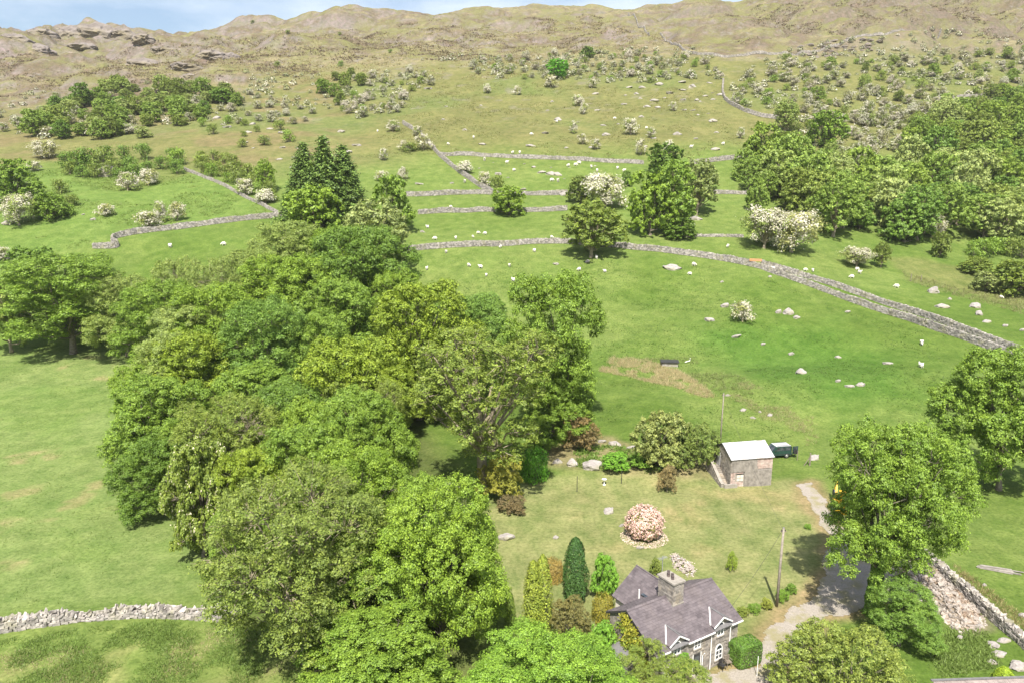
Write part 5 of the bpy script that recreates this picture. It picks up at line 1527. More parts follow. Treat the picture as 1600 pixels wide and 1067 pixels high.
P_LW = [(30, 200), (100, 165), (200, 140), (290, 135), (350, 150), (375, 165), (300, 195), (270, 215), (160, 222), (50, 215)]
woods(P_LW, 66, 11, 8, (7, 14), 'green tree in the wood below the left crags', 'trees of the hillside wood below the left crags', (MB_, DO, OB, PB, GB, PB, BG), ['mid_dome0', 'mid_dome1', 'mid_round0', 'mid_round1'], (.65, .95))
thorns(P_LW, 16, 20, 28, (5, 8), 'pale hawthorn among the trees below the left crags', 'hawthorns in the left hillside wood')
thorns([(-20, 180), (60, 160), (120, 150), (160, 200), (0, 215)], 14, 14, 9, (5, 8), 'pale thorn at the left end of the hillside wood', 'thorns at the hillside wood\'s end')
tree_px('mid_round0', 128, 166, 132, 38, DK, 'dark round tree at the top of the hillside wood')
tree_px('mid_dome0', 280, 147, 124, 30, DO, 'dark tree at the upper right of the hillside wood')
tree_px('mid_round1', 348, 162, 140, 34, BG, 'blue-green tree at the right end of the hillside wood')
thorns([(290, 160), (380, 145), (480, 160), (520, 190), (430, 200), (330, 190)], 22, 15, 10, (4, 7), 'grey thorn right of the left hillside wood', 'thorns right of the hillside wood')
shrubs([(300, 200), (420, 180), (480, 220), (430, 240), (330, 235)], 10, 20, 11, (4, 7), 'dull shrub on rough ground above the knoll', 'shrubs above the knoll bushes')
shrubs([(95, 265), (140, 250), (290, 245), (285, 272), (200, 285), (110, 280)], 20, 14, 12, (6, 9.5), 'dark green bush in the knoll hedge', 'bushes of the knoll hedge', (MG, DO, DK))
shrubs([(290, 250), (340, 245), (420, 290), (430, 318), (370, 296), (320, 275)], 18, 14, 13, (5.5, 8.5), 'green bush above the slanting pale wall', 'bushes above the slanting wall', (MG, DO, OL))
shrubs([(85, 290), (120, 300), (120, 335), (90, 340)], 4, 18, 14, (5, 6.5), 'small dark bush on the knoll\'s rough ground', 'small bushes on the knoll', (DO, MG))
shrubs([(390, 25), (640, 60), (640, 110), (400, 110)], 9, 60, 15, (4, 6), 'tiny dark bush dotted on the brown moor', 'bushes dotted on the moor', (DK, DO))
thorns([(1250, 195), (1420, 190), (1400, 250), (1300, 255)], 24, 12, 33, (4.5, 8), 'cream hawthorn above the right slope wood', 'hawthorns above the right wood')
woods(P_RIGHT, 12, 40, 34, (6, 10), 'green tree among the right slope thorns', 'small trees among the right slope thorns', (MB_, PB, GB, DO))
# right hand wood
P_RW = [(1180, 255), (1250, 275), (1330, 290), (1400, 262), (1430, 225), (1480, 195), (1560, 165), (1640, 160), (1660, 395), (1560, 385), (1480, 372), (1400, 385), (1300, 372), (1240, 335), (1180, 300)]
woods(P_RW, 100, 19, 16, (11, 18), 'green tree in the right slope wood', 'trees of the dense wood on the right slope', (MB_, PB, OB, GB, BB, MB_, BG))
woods([(1420, 200), (1560, 155), (1640, 150), (1640, 190), (1460, 225)], 18, 16, 17, (8, 12), 'green tree on the right wood\'s upper edge', 'trees along the right wood\'s upper edge', (MB_, BB, BG, OB))
shrubs([(1500, 395), (1600, 390), (1610, 405), (1510, 405)], 5, 15, 18, (6, 9), 'low bush on the wood edge above the marsh', 'bushes along the wood edge above the marsh', (DO, MG))
woods([(1160, 262), (1200, 258), (1215, 330), (1180, 330), (1158, 300)], 7, 18, 19, (8, 11), 'green tree at the right wood\'s field end', 'trees at the field end of the right wood', (MB_, BB, MB_), hr=(1.1, 1.5))

# far small thorn scrub that reads as one mass
t = NT('thorn_scrub'); isl = t.island(); pz = t.noise(t.pos(), .12, 3, .6)
tc = t.ramp(isl, [(0.0, (.13, .155, .06)), (0.45, (.20, .205, .10)), (0.62, (.42, .40, .31)), (1.0, (.58, .55, .46))])
tc = t.mix(t.ramp(pz, [(0.42, 0.0), (0.6, .75)]), tc, (.17, .20, .075))
M['thorn_scrub'] = t.done(t.principled(tc, .7, .1))
def thorn_scrub(polys, seed, label, size=(2.6, 6.0), m=90):
    r = np.random.RandomState(seed); Vs = []
    for poly, n, mind in polys:
        for a, b in scatter(poly, n, mind, seed + n):
            P = at(a, b); w = r.uniform(*size); h = w * r.uniform(.45, .8)
            d = unit(r.normal(size=(m, 3)) + [0, 0, .3]); d[:, 2] = np.abs(d[:, 2])
            q = d * (1 + .35 * vn3(d * 2.2 + r.uniform(0, 50), seed)[:, None]) * r.uniform(.7, 1.05, (m, 1)) * [w / 2, w / 2 * r.uniform(.7, 1.1), h] + P
            Vs.append(leaf_quads(q, unit(d + [0, -.1, .4] + r.normal(size=(m, 3)) * .4), w * .17, r, .8))
    o = link('thorn_scrub', quads_to_mesh('thorn_scrub', np.concatenate(Vs), M['thorn_scrub']))
    return tag(o, label, kind='stuff')
thorn_scrub([(P_RIGHT, 170, 6), ([(1140, 100), (1320, 80), (1600, 62), (1620, 95), (1400, 100), (1200, 110)], 60, 8), ([(1240, 190), (1420, 185), (1390, 255), (1290, 255)], 40, 8), ([(1180, 78), (1400, 55), (1620, 25), (1640, 70), (1320, 92)], 45, 10)], 5, 'cream and green thorn scrub massed over the right slope')
thorn_scrub([(P_CENTER, 120, 5), ([(640, 95), (740, 85), (1120, 72), (1130, 95), (760, 105)], 50, 8), (P_LEFT, 50, 6), ([(380, 110), (520, 120), (520, 175), (400, 165)], 40, 9), ([(-10, 140), (380, 125), (390, 200), (0, 225)], 60, 12)], 6, 'pale thorn scrub massed under the moor')

# ---------------------------------------------------------------- garden shrubs
CY = 'garden shrubs around the cottage'
def gpx(key, px, base, top, w, color, label, name='garden_shrub', cat='shrub', **kw):
    P = at(px, base); s = FPX / depth(P)
    dep = math.atan2(ZC - P[2], math.hypot(P[0], P[1])); width = w / s
    h = max(width * .5, ((base - top) / s - .22 * width * math.sin(dep)) / math.cos(dep))
    return plant(key, P, width, h, color, name, label, cat, None, **kw)
gpx('cypress0', 898, 938, 843, 37, (0.045, 0.093, 0.030), 'tall dark green columnar conifer on the lawn', 'columnar_conifer', 'conifer')
gpx('golden0', 840, 985, 874, 44, (.185, .225, .045), 'tall golden-green columnar conifer in front of the lawn', 'columnar_conifer', 'conifer')
gpx('cypress0', 797, 990, 928, 17, (0.112, 0.165, 0.038), 'small slim conifer at the wood edge left of the golden one', 'columnar_conifer', 'conifer')
gpx('bush0', 943, 934, 868, 46, (0.150, 0.292, 0.048), 'bright green pointed shrub behind the rear wing')
gpx('cushion0', 865, 906, 868, 34, (0.255, 0.188, 0.068), 'rusty brown round shrub behind the golden conifer')
gpx('bush1', 890, 990, 934, 62, (0.173, 0.158, 0.068), 'dull brown heathery shrub below the dark conifer')
gpx('cushion0', 942, 968, 924, 38, (.21, .19, .04), 'golden yellow shrub against the cream rear wing')
gpx('bush0', 940, 1040, 975, 62, (0.150, 0.285, 0.045), 'green leafy shrub at the cottage\'s left gable foot')
gpx('bush0', 1024, 896, 872, 20, (0.173, 0.217, 0.060), 'small shrub behind the chimney on the lawn')
gpx('bush1', 1143, 892, 862, 17, (0.225, 0.300, 0.060), 'single small sapling standing on the open lawn', 'sapling', 'sapling')
gpx('rhodo0', 1006, 838, 788, 58, (0.150, 0.165, 0.068), 'round pale pink flowering rhododendron on the lawn', 'rhododendron', 'rhododendron', bloom=(.74, .53, .47))
P = at(1006, 838); pr = np.random.RandomState(3)
n = 1500; rad = 2.75 * np.sqrt(pr.uniform(.25, 1.25, n)); th = pr.uniform(0, 6.283, n)
keep = rad < 2.9; rad = rad[keep]; th = th[keep]; n = len(rad)
px_, py_ = P[0] + rad * np.cos(th), P[1] - .2 + rad * np.sin(th)
o = link('fallen_petals', quads_to_mesh('fallen_petals', leaf_quads(np.stack([px_, py_, H(px_, py_) + .03], 1), unit(np.tile([0, 0, 1.], (n, 1)) + pr.normal(size=(n, 3)) * .15), .13, pr, .8), M['blossom']))
o.color = (.70, .55, .47, 1); tag(o, 'ring of fallen pink petals under the rhododendron', 'petals', kind='stuff')
gpx('bush0', 1030, 728, 640, 92, (0.217, 0.247, 0.098), 'grey-green shrub with pale tips left of the barn')
gpx('bush1', 1082, 728, 655, 78, (0.135, 0.180, 0.053), 'dark green shrub touching the barn\'s back')
gpx('bush1', 908, 700, 645, 62, (.20, .15, .08), 'rusty brown shrub at the pasture side of the bank')
gpx('bush1', 1042, 768, 726, 30, (.23, .185, .11), 'dry straw coloured bush on the lawn\'s upper edge')
gpx('cushion1', 836, 748, 696, 44, (0.105, 0.255, 0.030), 'glossy deep green bush right of the bare trunked tree')
gpx('bush1', 782, 782, 708, 72, (0.247, 0.247, 0.053), 'mossy yellow-green bush round the bare tree\'s foot')
gpx('bush1', 800, 800, 772, 46, (0.180, 0.143, 0.090), 'tangled grey root bush at the lawn corner')
for i, (a, b, w, c, lab) in enumerate([(1160, 962, 16, (0.180, 0.225, 0.053), 'first small shrub in the low row beside the drive'), (1178, 957, 17, (0.150, 0.247, 0.045), 'green shrub second in the low row beside the drive'), (1197, 950, 17, (0.225, 0.255, 0.060), 'yellowish shrub third in the low row beside the drive'), (1222, 938, 18, (0.150, 0.255, 0.045), 'green shrub just right of the drive pole'), (1236, 926, 16, (0.135, 0.225, 0.045), 'last green shrub of the row beyond the drive pole'), (1262, 826, 9, (0.165, 0.300, 0.045), 'tiny upright weed at the drive edge')]):
    gpx('bush%d' % (i % 2), a, b, b - w * .95, w * 1.2, c, lab)
gpx('bush0', 960, 732, 706, 50, (0.150, 0.300, 0.045), 'bright green bracken bush on the rocky bank')
gpx('bush0', 1000, 728, 712, 40, (0.165, 0.285, 0.053), 'green bracken bush right of the boulder on the bank')
gpx('cypress0', 1565, 1085, 1040, 34, (0.180, 0.255, 0.030), 'bright green dwarf conifer at the corner of the low shed roof', 'dwarf_conifer', 'conifer')
# climber on the cottage gable
cl = empty('climbing_plant', tuple(house.matrix_basis @ Vector((0, 3.4, 0))), HA); tag(cl, 'golden-green creeper climbing over the cottage\'s left gable', 'creeper')
cr = np.random.RandomState(8)
def creeper(n, w0, w1, ztop, c, off=.18):
    C = np.stack([cr.uniform(w0, w1, n), cr.uniform(.2, 1, n)], 1)
    zz = C[:, 1] ** .8 * np.array([ztop(a) for a in C[:, 0]])
    keep = vn2(C[:, 0] * 1.1, zz * 1.1, 4) > -.25
    C = C[keep]; zz = zz[keep]; k = len(C)
    m = 18
    P = np.stack([np.full(k, .10), C[:, 0] - 3.4, zz], 1)[:, None] + cr.normal(size=(k, m, 3)) * [.16, .2, .2] - [off, 0, 0]
    N = unit(np.tile([-1, -.2, .5], (k * m, 1)) + cr.normal(size=(k * m, 3)) * .5)
    o = link('foliage', quads_to_mesh('foliage', leaf_quads(P.reshape(-1, 3), N, .17, cr, .8), M['leaf']), cl); o.color = (*c, 1)
creeper(260, .5, 4.2, lambda a: roofz(a) - .5, (.20, .20, .03))
creeper(120, 2.0, 6.2, lambda a: roofz(a) - 1.2, (.14, .19, .03), .3)
st_ = MB()
for i in range(6): st_.tube([(.1, -2 + i * .8, 0), (.12, -1.9 + i * .7, 1.5), (.12, -1.7 + i * .7, 3)], [.05, .035, .015], 5, False)
st_.obj('stem', M['bark'], cl)
cl2 = empty('wall_shrub', tuple(house.matrix_basis @ Vector((2.4, -.1, 0))), HA); tag(cl2, 'bright green shrub trained up the front wall below the left gablet', 'shrub')
for k_, (uu, zz_, rr_) in enumerate(((-.3, 2.1, .7), (.5, 2.6, .65), (1.0, 1.7, .6), (.1, 1.1, .8))):
    n = 700; d = unit(cr.normal(size=(n, 3))); Pq = d * cr.uniform(.6, 1, (n, 1)) * [rr_, rr_ * .5, rr_] + [uu, -.15, zz_]
    o = link('foliage', quads_to_mesh('foliage', leaf_quads(Pq, unit(d + [0, -.5, .3] + cr.normal(size=(n, 3)) * .4), .17, cr, .7), M['leaf']), cl2); o.color = (.11, .21, .03, 1)
MB().tube([(0, 0, -.1), (.1, -.05, 1.2), (.2, -.1, 2.6)], [.06, .04, .02], 6).obj('stem', M['bark'], cl2)

# ---------------------------------------------------------------- rocks
ROCK = []
def rock_protos():
    for k in range(6):
        bm = bmesh.new(); bmesh.ops.create_icosphere(bm, subdivisions=3, radius=1)
        co = np.array([v.co for v in bm.verts])
        cell = vn3(co * 1.3 + k * 7, k) * .42 + vn3(co * 3.1, k + 9) * .16 + vn3(co * 7, k + 19) * .06
        s = 1 + cell
        rr = np.random.RandomState(k + 70)
        for _ in range(7):      # split faces, as bedrock breaks
            d = unit(rr.normal(size=3)); lim = rr.uniform(.62, .9)
            pr_ = (co * s[:, None]) @ d; s = np.where(pr_ > lim, s * lim / np.maximum(pr_, 1e-6), s)
        for v, q in zip(bm.verts, co * s[:, None] + .02 * rr.normal(size=co.shape)): v.co = q
        me = bpy.data.meshes.new('boulder'); bm.to_mesh(me); bm.free(); me.materials.append(M['rock']); ROCK.append(me)
rock_protos()
CRAG = []
def crag_protos():
    for k in range(4):
        bm = bmesh.new(); bmesh.ops.create_icosphere(bm, subdivisions=4, radius=1)
        co = np.array([v.co for v in bm.verts])
        s = 1 + .30 * vn3(co * 1.5 + k * 5, k + 3) + .16 * (1 - 2 * np.abs(vn3(co * 3.2, k + 13))) + .07 * vn3(co * 7, k + 23)
        for v, q in zip(bm.verts, co * s[:, None]): v.co = q
        me = bpy.data.meshes.new('rock_outcrop'); bm.to_mesh(me); bm.free(); me.materials.append(M['crag']); CRAG.append(me)
crag_protos()
def rock(px, py, wpx, hpx, label, group=None, i=None, name='boulder', cat='boulder', mat=None, dy=1.0, tilt=0):
    P = at(px, py); s = FPX / depth(P); w = wpx / s / 2; h = max(.12, hpx / s * .55)
    k = int(px * 7 + py * 3) % 6 if i is None else i
    o = link(name, ROCK[k]); r = random.Random(int(px * 13 + py))
    o.location = (P[0], P[1], P[2] + h * .05); o.scale = (w, w * r.uniform(.6, 1) * dy, h); o.rotation_euler = (r.uniform(-.15, .15) + tilt, r.uniform(-.2, .2), r.uniform(-.5, .5))
    return tag(o, label, cat, group)
RK = [(1132, 479, 14, 12, 'pinkish rock left of the lone white hawthorn'), (1108, 501, 15, 12, 'grey slanting rock below left of the lone white hawthorn'), (1216, 489, 11, 12, 'left of two upright rocks right of the lone hawthorn'), (1232, 490, 16, 16, 'tallest pale rock right of the lone hawthorn'),
 (1244, 497, 14, 6, 'low rock behind the tallest pale rock'), (1150, 526, 18, 6, 'flat brownish rock below the lone white hawthorn'), (1192, 538, 10, 6, 'small pale rock below the lone hawthorn'), (1236, 553, 12, 6, 'small rock left above the shaded pasture hollow'), (1250, 583, 21, 12, 'broad grey boulder in the shaded pasture hollow'),
 (1309, 596, 9, 9, 'small grey rock, left of three in the pasture hollow'), (1327, 604, 15, 8, 'low slanting rock, middle of three in the pasture hollow'), (1344, 602, 15, 9, 'flat topped rock, right of three in the pasture hollow'), (1310, 558, 9, 5, 'small rock on the open pasture above the three rocks'), (1387, 568, 16, 6, 'flat brownish rock right in the open pasture'),
 (1324, 488, 10, 6, 'pale rock between hawthorn rocks and the track'), (1128, 441, 8, 4, 'small pale stone under the track wall'), (1203, 433, 7, 4, 'tiny stone just below the track wall'), (1458, 457, 20, 16, 'tall jagged rock beyond the double walled track'), (1472, 480, 20, 10, 'slanting rock beyond the track wall'), (1524, 480, 22, 12, 'upper jagged rock of the far track side group'), (1530, 492, 16, 12, 'reddish rock of the far track side group'), (1541, 503, 14, 7, 'lower pale rock of the far track side group'), (1570, 510, 10, 8, 'small reddish rock near the track\'s lower end'), (1597, 517, 9, 9, 'rock cut by the picture edge beyond the track'), (1484, 468, 6, 6, 'small pale rock beside the jagged rock beyond the track'),
 (1161, 641, 11, 5, 'pale stone, left of four above the barn'), (1187, 644, 6, 4, 'white stone, second of four above the barn'), (1203, 649, 10, 5, 'grey stone, right of four above the barn'), (1176, 653, 9, 5, 'low stone, nearest the barn of four'), (1137, 618, 8, 5, 'pale stone beside the pole top behind the barn'),
 (1050, 420, 30, 12, 'pile of grey rocks below the long field wall'), (918, 410, 10, 6, 'pale rock in the shade of the lone field tree'), (868, 413, 9, 5, 'brownish rock left of the lone field tree'), (860, 273, 22, 7, 'left hump of the long pale rock in the upper field'), (872, 274, 14, 8, 'right hump of the long pale rock in the upper field'), (845, 270, 18, 4, 'thin left end of the long rock in the upper field'), (885, 304, 26, 8, 'heap of pale stones on the field wall'), (817, 297, 12, 5, 'pale rock above the round bright green tree'), (778, 273, 10, 8, 'broken rock right of the grey-green hawthorn'), (834, 262, 9, 4, 'small rock above the long pale rock'), (706, 287, 6, 5, 'white rock left of the diagonal wall'), (655, 288, 14, 4, 'low rock near the white hawthorn'), (660, 363, 8, 5, 'pale stone at the wood end of the field'), (1086, 343, 20, 9, 'pinkish grey rock beside the field clump'), (1081, 352, 9, 5, 'small pink rock below the field clump rock'),
 (790, 840, 32, 16, 'large flat mottled rock in the left of the lawn'), (951, 799, 22, 9, 'long dark rock on the lawn left of the rhododendron'), (972, 821, 12, 7, 'small brown rock at the rhododendron\'s left foot'), (1000, 856, 14, 8, 'low mossy rock in front of the rhododendron'), (868, 840, 11, 8, 'small tan rock in the middle of the lawn'), (925, 728, 34, 20, 'big pale grey boulder at the top of the lawn'), (893, 726, 22, 16, 'pinkish rock slab left of the big grey boulder'), (872, 722, 14, 12, 'white rock beside the glossy deep green bush'), (715, 762, 22, 20, 'pale rock at the foot of the bare trunked tree'), (700, 758, 20, 14, 'mossy rock left of the bare trunked tree'), (962, 694, 20, 10, 'tilted pale slab high on the rocky bank'), (985, 700, 16, 9, 'reddish slab on the rocky bank'), (1020, 722, 20, 12, 'buff rock on the bank left of the barn'), (940, 690, 16, 8, 'brown rock on the bank near the rusty shrub'),
 (168, 274, 36, 28, 'rugged brown crag standing in the knoll hedge'), (12, 350, 18, 10, 'grey rock beside the cream hawthorn on the knoll'), (145, 344, 8, 7, 'small pinkish stone on the knoll path'), (130, 336, 6, 4, 'tiny stone on the open knoll'), (85, 325, 18, 10, 'dark rock among the knoll bushes'), (1272, 716, 22, 9, 'pale humped boulder right of the gate post')]
for px, py, w, h, lab in RK: rock(px, py, w, h, lab)
rr = random.Random(77)
def rock_field(poly, n, size, lab, grp, asp=(.25, .55), mind=6, seed=1):
    pts = scatter(poly, n, mind, seed); nm = rows_of(pts)
    for a, b in pts:
        w = rr.uniform(*size); rock(a, b, w, w * rr.uniform(*asp), lab + ', ' + nm[(a, b)], grp)
rock_field([(640, 130), (1120, 150), (1140, 240), (1010, 235), (700, 235)], 34, (5, 15), 'low pale rock on the upper slope', 'rocks on the upper slope', seed=2, mind=22)
rock_field([(960, 125), (1130, 130), (1120, 180), (1000, 170)], 24, (6, 16), 'pale rock in the band below the thorn belt', 'rocks of the stony band', seed=3, mind=12)
rock_field([(700, 250), (1000, 262), (1000, 290), (780, 295)], 12, (3, 6), 'small pale stone below the straight field wall', 'stones in the upper field', seed=4, mind=24)
rock_field([(300, 180), (560, 200), (560, 250), (440, 270), (380, 230)], 22, (6, 15), 'grey rock on rough ground above the knoll', 'rocks above the knoll bushes', seed=5, mind=18)
def crags(poly, n, size, lab, grp, asp=(.35, .6), mind=20, seed=1):
    pts = scatter(poly, n, mind, seed); nm = rows_of(pts)
    for a, b in pts:
        w = rr.uniform(*size); o = rock(a, b, w, w * rr.uniform(*asp), lab + ', ' + nm[(a, b)], grp, name='rock_outcrop', cat='rock outcrop')
        o.data = CRAG[int(a * 3 + b) % 4]; o.location.z -= o.scale[2] * .62; o.scale[1] *= 1.6
for i, (a, b, w, h, lab) in enumerate([(24, 58, 70, 22, 'leftmost grey crag of the skyline'), (66, 52, 66, 24, 'second grey crag along the left skyline'), (112, 50, 70, 28, 'steep crag face left of the highest left peak'), (150, 46, 78, 34, 'highest crag of the left skyline peak'), (190, 50, 72, 28, 'crag right of the highest left peak'), (224, 60, 50, 22, 'low crag at the right end of the left skyline ridge'),
        (60, 76, 70, 20, 'broken crag below the left skyline'), (130, 74, 60, 18, 'brown crag under the highest left peak'), (255, 78, 66, 22, 'heathery crag right below the left peak'), (330, 86, 76, 26, 'broad rounded crag on the moor right of the left peak'), (362, 90, 40, 22, 'pale crag face at the right of the broad rounded crag'), (225, 98, 70, 22, 'low brown crag above the left hillside wood'), (290, 104, 76, 20, 'wide low crag above the right end of the hillside wood'), (300, 120, 50, 16, 'small crag just above the hillside wood')]):
    o = rock(a, b, w, h, lab, 'crags of the left skyline', name='rock_outcrop', cat='rock outcrop'); o.data = CRAG[i % 4]; o.scale[0] *= .62; o.scale[1] *= .7; o.scale[2] *= .85; o.location.z -= o.scale[2] * .68
crags([(1240, 72), (1330, 60), (1380, 58), (1360, 82), (1270, 92)], 40, (4, 11), 'grey scree boulder under the mountain wall', 'boulders of the scree', (.4, .7), seed=10, mind=6)

# ---------------------------------------------------------------- sheep
def sheep_mesh(k):
    bm = bmesh.new()
    graze = k != 1
    hx, hz = (.80, .32) if graze else (.72, .92)
    V = [(-.45, 0, .62), (-.2, 0, .66), (.1, 0, .66), (.36, 0, .64), (.55, 0, .62 if graze else .76), (hx - .06, 0, hz + .10), (hx + .08, 0, hz - .04), (-.58, 0, .56)]
    R = [.27, .33, .33, .29, .15, .10, .065, .08]
    E = [(0, 1), (1, 2), (2, 3), (3, 4), (4, 5), (5, 6), (0, 7)]
    for s in (-1, 1):
        for a, b in ((.34, 3), (-.38, 0)):
            n = len(V)
            V += [(a, s * .15, .36), (a + .02 * s, s * .15, .18), (a, s * .15, .0)]; R += [.085, .05, .045]; E += [(b, n), (n, n + 1), (n + 1, n + 2)]
        n = len(V); V.append((hx - .10, s * .13, hz + .12)); R.append(.03); E.append((5, n))
    me = bpy.data.meshes.new('sheep'); me.from_pydata(V, E, [])
    ob = bpy.data.objects.new('sheep_tmp', me); COL.objects.link(ob)
    ob.modifiers.new('s', 'SKIN'); ob.modifiers.new('u', 'SUBSURF').levels = 1
    for d, r_ in zip(me.skin_vertices[0].data, R): d.radius = (r_, r_)
    me.skin_vertices[0].data[2].use_root = True
    dg_ = bpy.context.evaluated_depsgraph_get(); dg_.update()
    out = bpy.data.meshes.new_from_object(ob.evaluated_get(dg_))
    bpy.data.objects.remove(ob, do_unlink=True)
    out.name = 'sheep'; out.materials.clear(); out.materials.append(M['wool'])
    return out
SHEEP = [sheep_mesh(0), sheep_mesh(1)]
def sheep(lst, lab, grp, sc=1.05):
    nm = rows_of(lst, 40)
    for i, (px, py) in enumerate(lst):
        P = at(px, py + 2); r = random.Random(int(px * 31 + py * 17))
        o = link('sheep', SHEEP[r.random() < .35]); o.location = P; o.rotation_euler = (0, 0, r.uniform(0, 6.28)); s = sc * r.uniform(.85, 1.1); o.scale = (s, s, s)
        tag(o, (lab + ', ' + nm[(px, py)]) if isinstance(lab, str) else lab[i], 'sheep', grp)
sheep([(667, 420), (732.5, 415), (751, 417.5), (760, 430), (802, 438), (796, 415), (835, 392), (697, 394), (905, 421.5), (932, 403), (782, 386), (945, 424)], 'white sheep grazing the pasture below the long field wall', 'sheep below the long field wall')
sheep([(739, 370), (747, 364), (758, 365), (680, 373), (712, 372), (862, 371), (668, 355), (704, 323)], 'white sheep in the strip field above the long wall', 'sheep above the long wall')
sheep([(1078, 428), (1084, 414)], 'white sheep close under the wall near the track\'s start', 'sheep near the track\'s start')
sheep([(1258, 422), (1270, 423), (1339, 421), (1343, 426), (1331, 433), (1401, 448), (1208, 420), (1137, 385), (1103, 398)], 'white sheep beyond the double walled track', 'sheep beyond the track')
sheep([(1440, 537), (1439, 572), (1564, 465)], ['upper of two white sheep in the big pasture', 'lower of two white sheep in the big pasture', 'sheep by the fence above the marsh'], 'sheep on the pasture by the track')
sheep([(905, 255), (888, 259), (899, 258), (924, 261), (933, 267), (975, 267), (965, 263), (862, 282), (872, 283), (792, 254), (757, 250), (803, 266), (801, 239), (812, 239), (726, 284)], 'white sheep in the upper field below the hawthorn slope', 'sheep in the upper field', 1.35)
sheep([(590, 205), (700, 225), (740, 215), (1010, 200), (1080, 230), (1130, 225), (960, 185), (830, 210), (870, 190), (1110, 190), (266, 385), (350, 382)], ['white dot of a sheep on the open slope, %s from left' % q for q in ('1st', '2nd', '3rd', '8th', '9th', '11th', '7th', '4th', '5th', '10th')] + ['left of two sheep below the kinked wall', 'right of two sheep below the kinked wall'], 'sheep on the open slope', 1.35)

# ---------------------------------------------------------------- field furniture and bits
P = at(1180, 417); hr_ = empty('hay_rack', tuple(P), -.3); tag(hr_, 'rusty brown feed rack standing by the track walls', 'feed rack')
for s in (-1.6, 1.6): MB().beam((s, 0, -.2), (s, 0, 1.9), .16).obj('leg', M['wood'], hr_)
MB().prism([(-1.7, -.45, 1.55), (-1.7, .45, 1.75), (-1.7, .3, 2.25), (-1.7, -.3, 2.1)], (3.4, 0, 0)).obj('trough', M['hay'], hr_)
P = at(1046, 570); tk_ = empty('stone_tank', tuple(P), -.12); tag(tk_, 'low stone water tank with dark flat slab lid in the reeds', 'tank')
MB().box(-1.7, 1.7, -1.1, 1.1, -.3, .75).obj('wall', M['stone'], tk_)
MB().box(-1.95, 1.95, -1.35, 1.35, .76, .92).obj('lid', M['dark'], tk_)
P = at(1075, 567); pp = empty('water_pipe', tuple(P), .5); tag(pp, 'pale bent pipe beside the stone tank', 'pipe')
MB().tube([(-.9, 0, .3), (.5, 0, .5), (.6, 0, 1.1)], .09, 8).obj('tube', M['white'], pp)
# timber pile in the field
P = at(1560, 890); tp_ = empty('timber_pile', tuple(P), -.42); tag(tp_, 'pile of pale weathered planks lying on the grass', 'planks')
r = random.Random(4)
for i in range(13):
    L_ = r.uniform(2.2, 4.2); y_ = r.uniform(-.55, .55); z_ = .06 + .07 * (i // 6); sh_ = r.uniform(-.5, .5)
    MB().beam((-L_ / 2 + sh_, y_, z_), (L_ / 2 + sh_, y_ + r.uniform(-.15, .15), z_ + r.uniform(0, .08)), r.uniform(.12, .22), .05).obj('plank', M['concrete'] if i % 3 else M['boards'], tp_)
# low shed roof at the bottom edge
P = at(1550, 1112); sd = empty('low_shed', tuple(P), .05); tag(sd, 'low shed with pale corrugated roof cut by the bottom edge', 'shed')
MB().box(-4.3, 5.0, -2.2, .9, -.4, 1.5).obj('wall', M['ashlar'], sd)
for i in range(11): corrugated('roof_sheet', (-4.6 + i * .9, -2.5, 1.55 + .012 * (i % 2)), (1, 0, 0), nrm3((0, 3.7, .7)), .93, 3.7, M['rust_tin'], sd)
MB().beam((-4.7, 1.12, 2.3), (5.4, 1.12, 2.3), .2, .09).obj('ridge_cap', M['lead'], sd)
# stone slabs beside the wall
for i, (a, b, w, h, lab) in enumerate([(1553, 1008, 26, 8, 'long pale slab on the grass below the mossy wall'), (1568, 1000, 22, 8, 'pale slab touching the mossy wall'), (1560, 1022, 26, 8, 'grey slab, lowest of the slab path'), (1550, 1034, 14, 9, 'small slab left of the slab path'), (1590, 1042, 30, 16, 'pale slab heap behind the low shed'), (1500, 996, 12, 7, 'white stone at the foot of the rubble heap'), (1532, 978, 12, 8, 'white stone between rubble and mossy wall'), (1460, 988, 14, 8, 'pale stone by the blue-green young tree'), (1510, 910, 9, 4, 'white scrap on the grass behind the wall'), (1538, 914, 7, 7, 'small white stone on the grass behind the wall'), (1597, 962, 12, 12, 'grey boulder at the picture edge behind the wall')]):
    rock(a, b, w, h, lab, name='stone_slab', cat='slab')
# rubble heap
rs = np.random.RandomState(21)
rub = empty('rubble_heap', tuple(at(1465, 930))); tag(rub, 'long heap of broken pale stones between drive and mossy wall', 'rubble')
R0 = np.array(rub.location)
poly = [(q[0], q[1]) for q in wpoly([(1388, 878), (1438, 866), (1475, 893), (1530, 950), (1535, 975), (1505, 990), (1470, 965), (1430, 925), (1392, 902)])]
C = []; S = []; 
xs = [p_[0] for p_ in poly]; ys = [p_[1] for p_ in poly]
while len(C) < 2400:
    a, b = rs.uniform(min(xs), max(xs)), rs.uniform(min(ys), max(ys))
    d_ = float(poly_dist(np.array([a]), np.array([b]), poly)[0])
    if d_ < -.3: continue
    hgt = min(1.0, max(0, d_) * .5) * (.65 + .5 * float(vn2(a * .9, b * .9, 5)))
    sz = rs.uniform(.07, .30) * (1.7 if rs.uniform() < .10 else .8)
    C.append((a - R0[0], b - R0[1], float(H(a, b)) - R0[2] + max(0, hgt) * rs.uniform(.6, 1.0))); S.append((sz * rs.uniform(.8, 1.6), sz * rs.uniform(.6, 1.2), sz * rs.uniform(.35, .8)))
C = np.array(C); S = np.array(S)
M['rubble'] = mottled('rubble', (0.20, 0.178, 0.155), (0.44, 0.40, 0.36), 2, .95, .1, .3, .03, island=.40, third=(.28, .20, .14))
order = np.argsort(-S[:, 0] * S[:, 1])
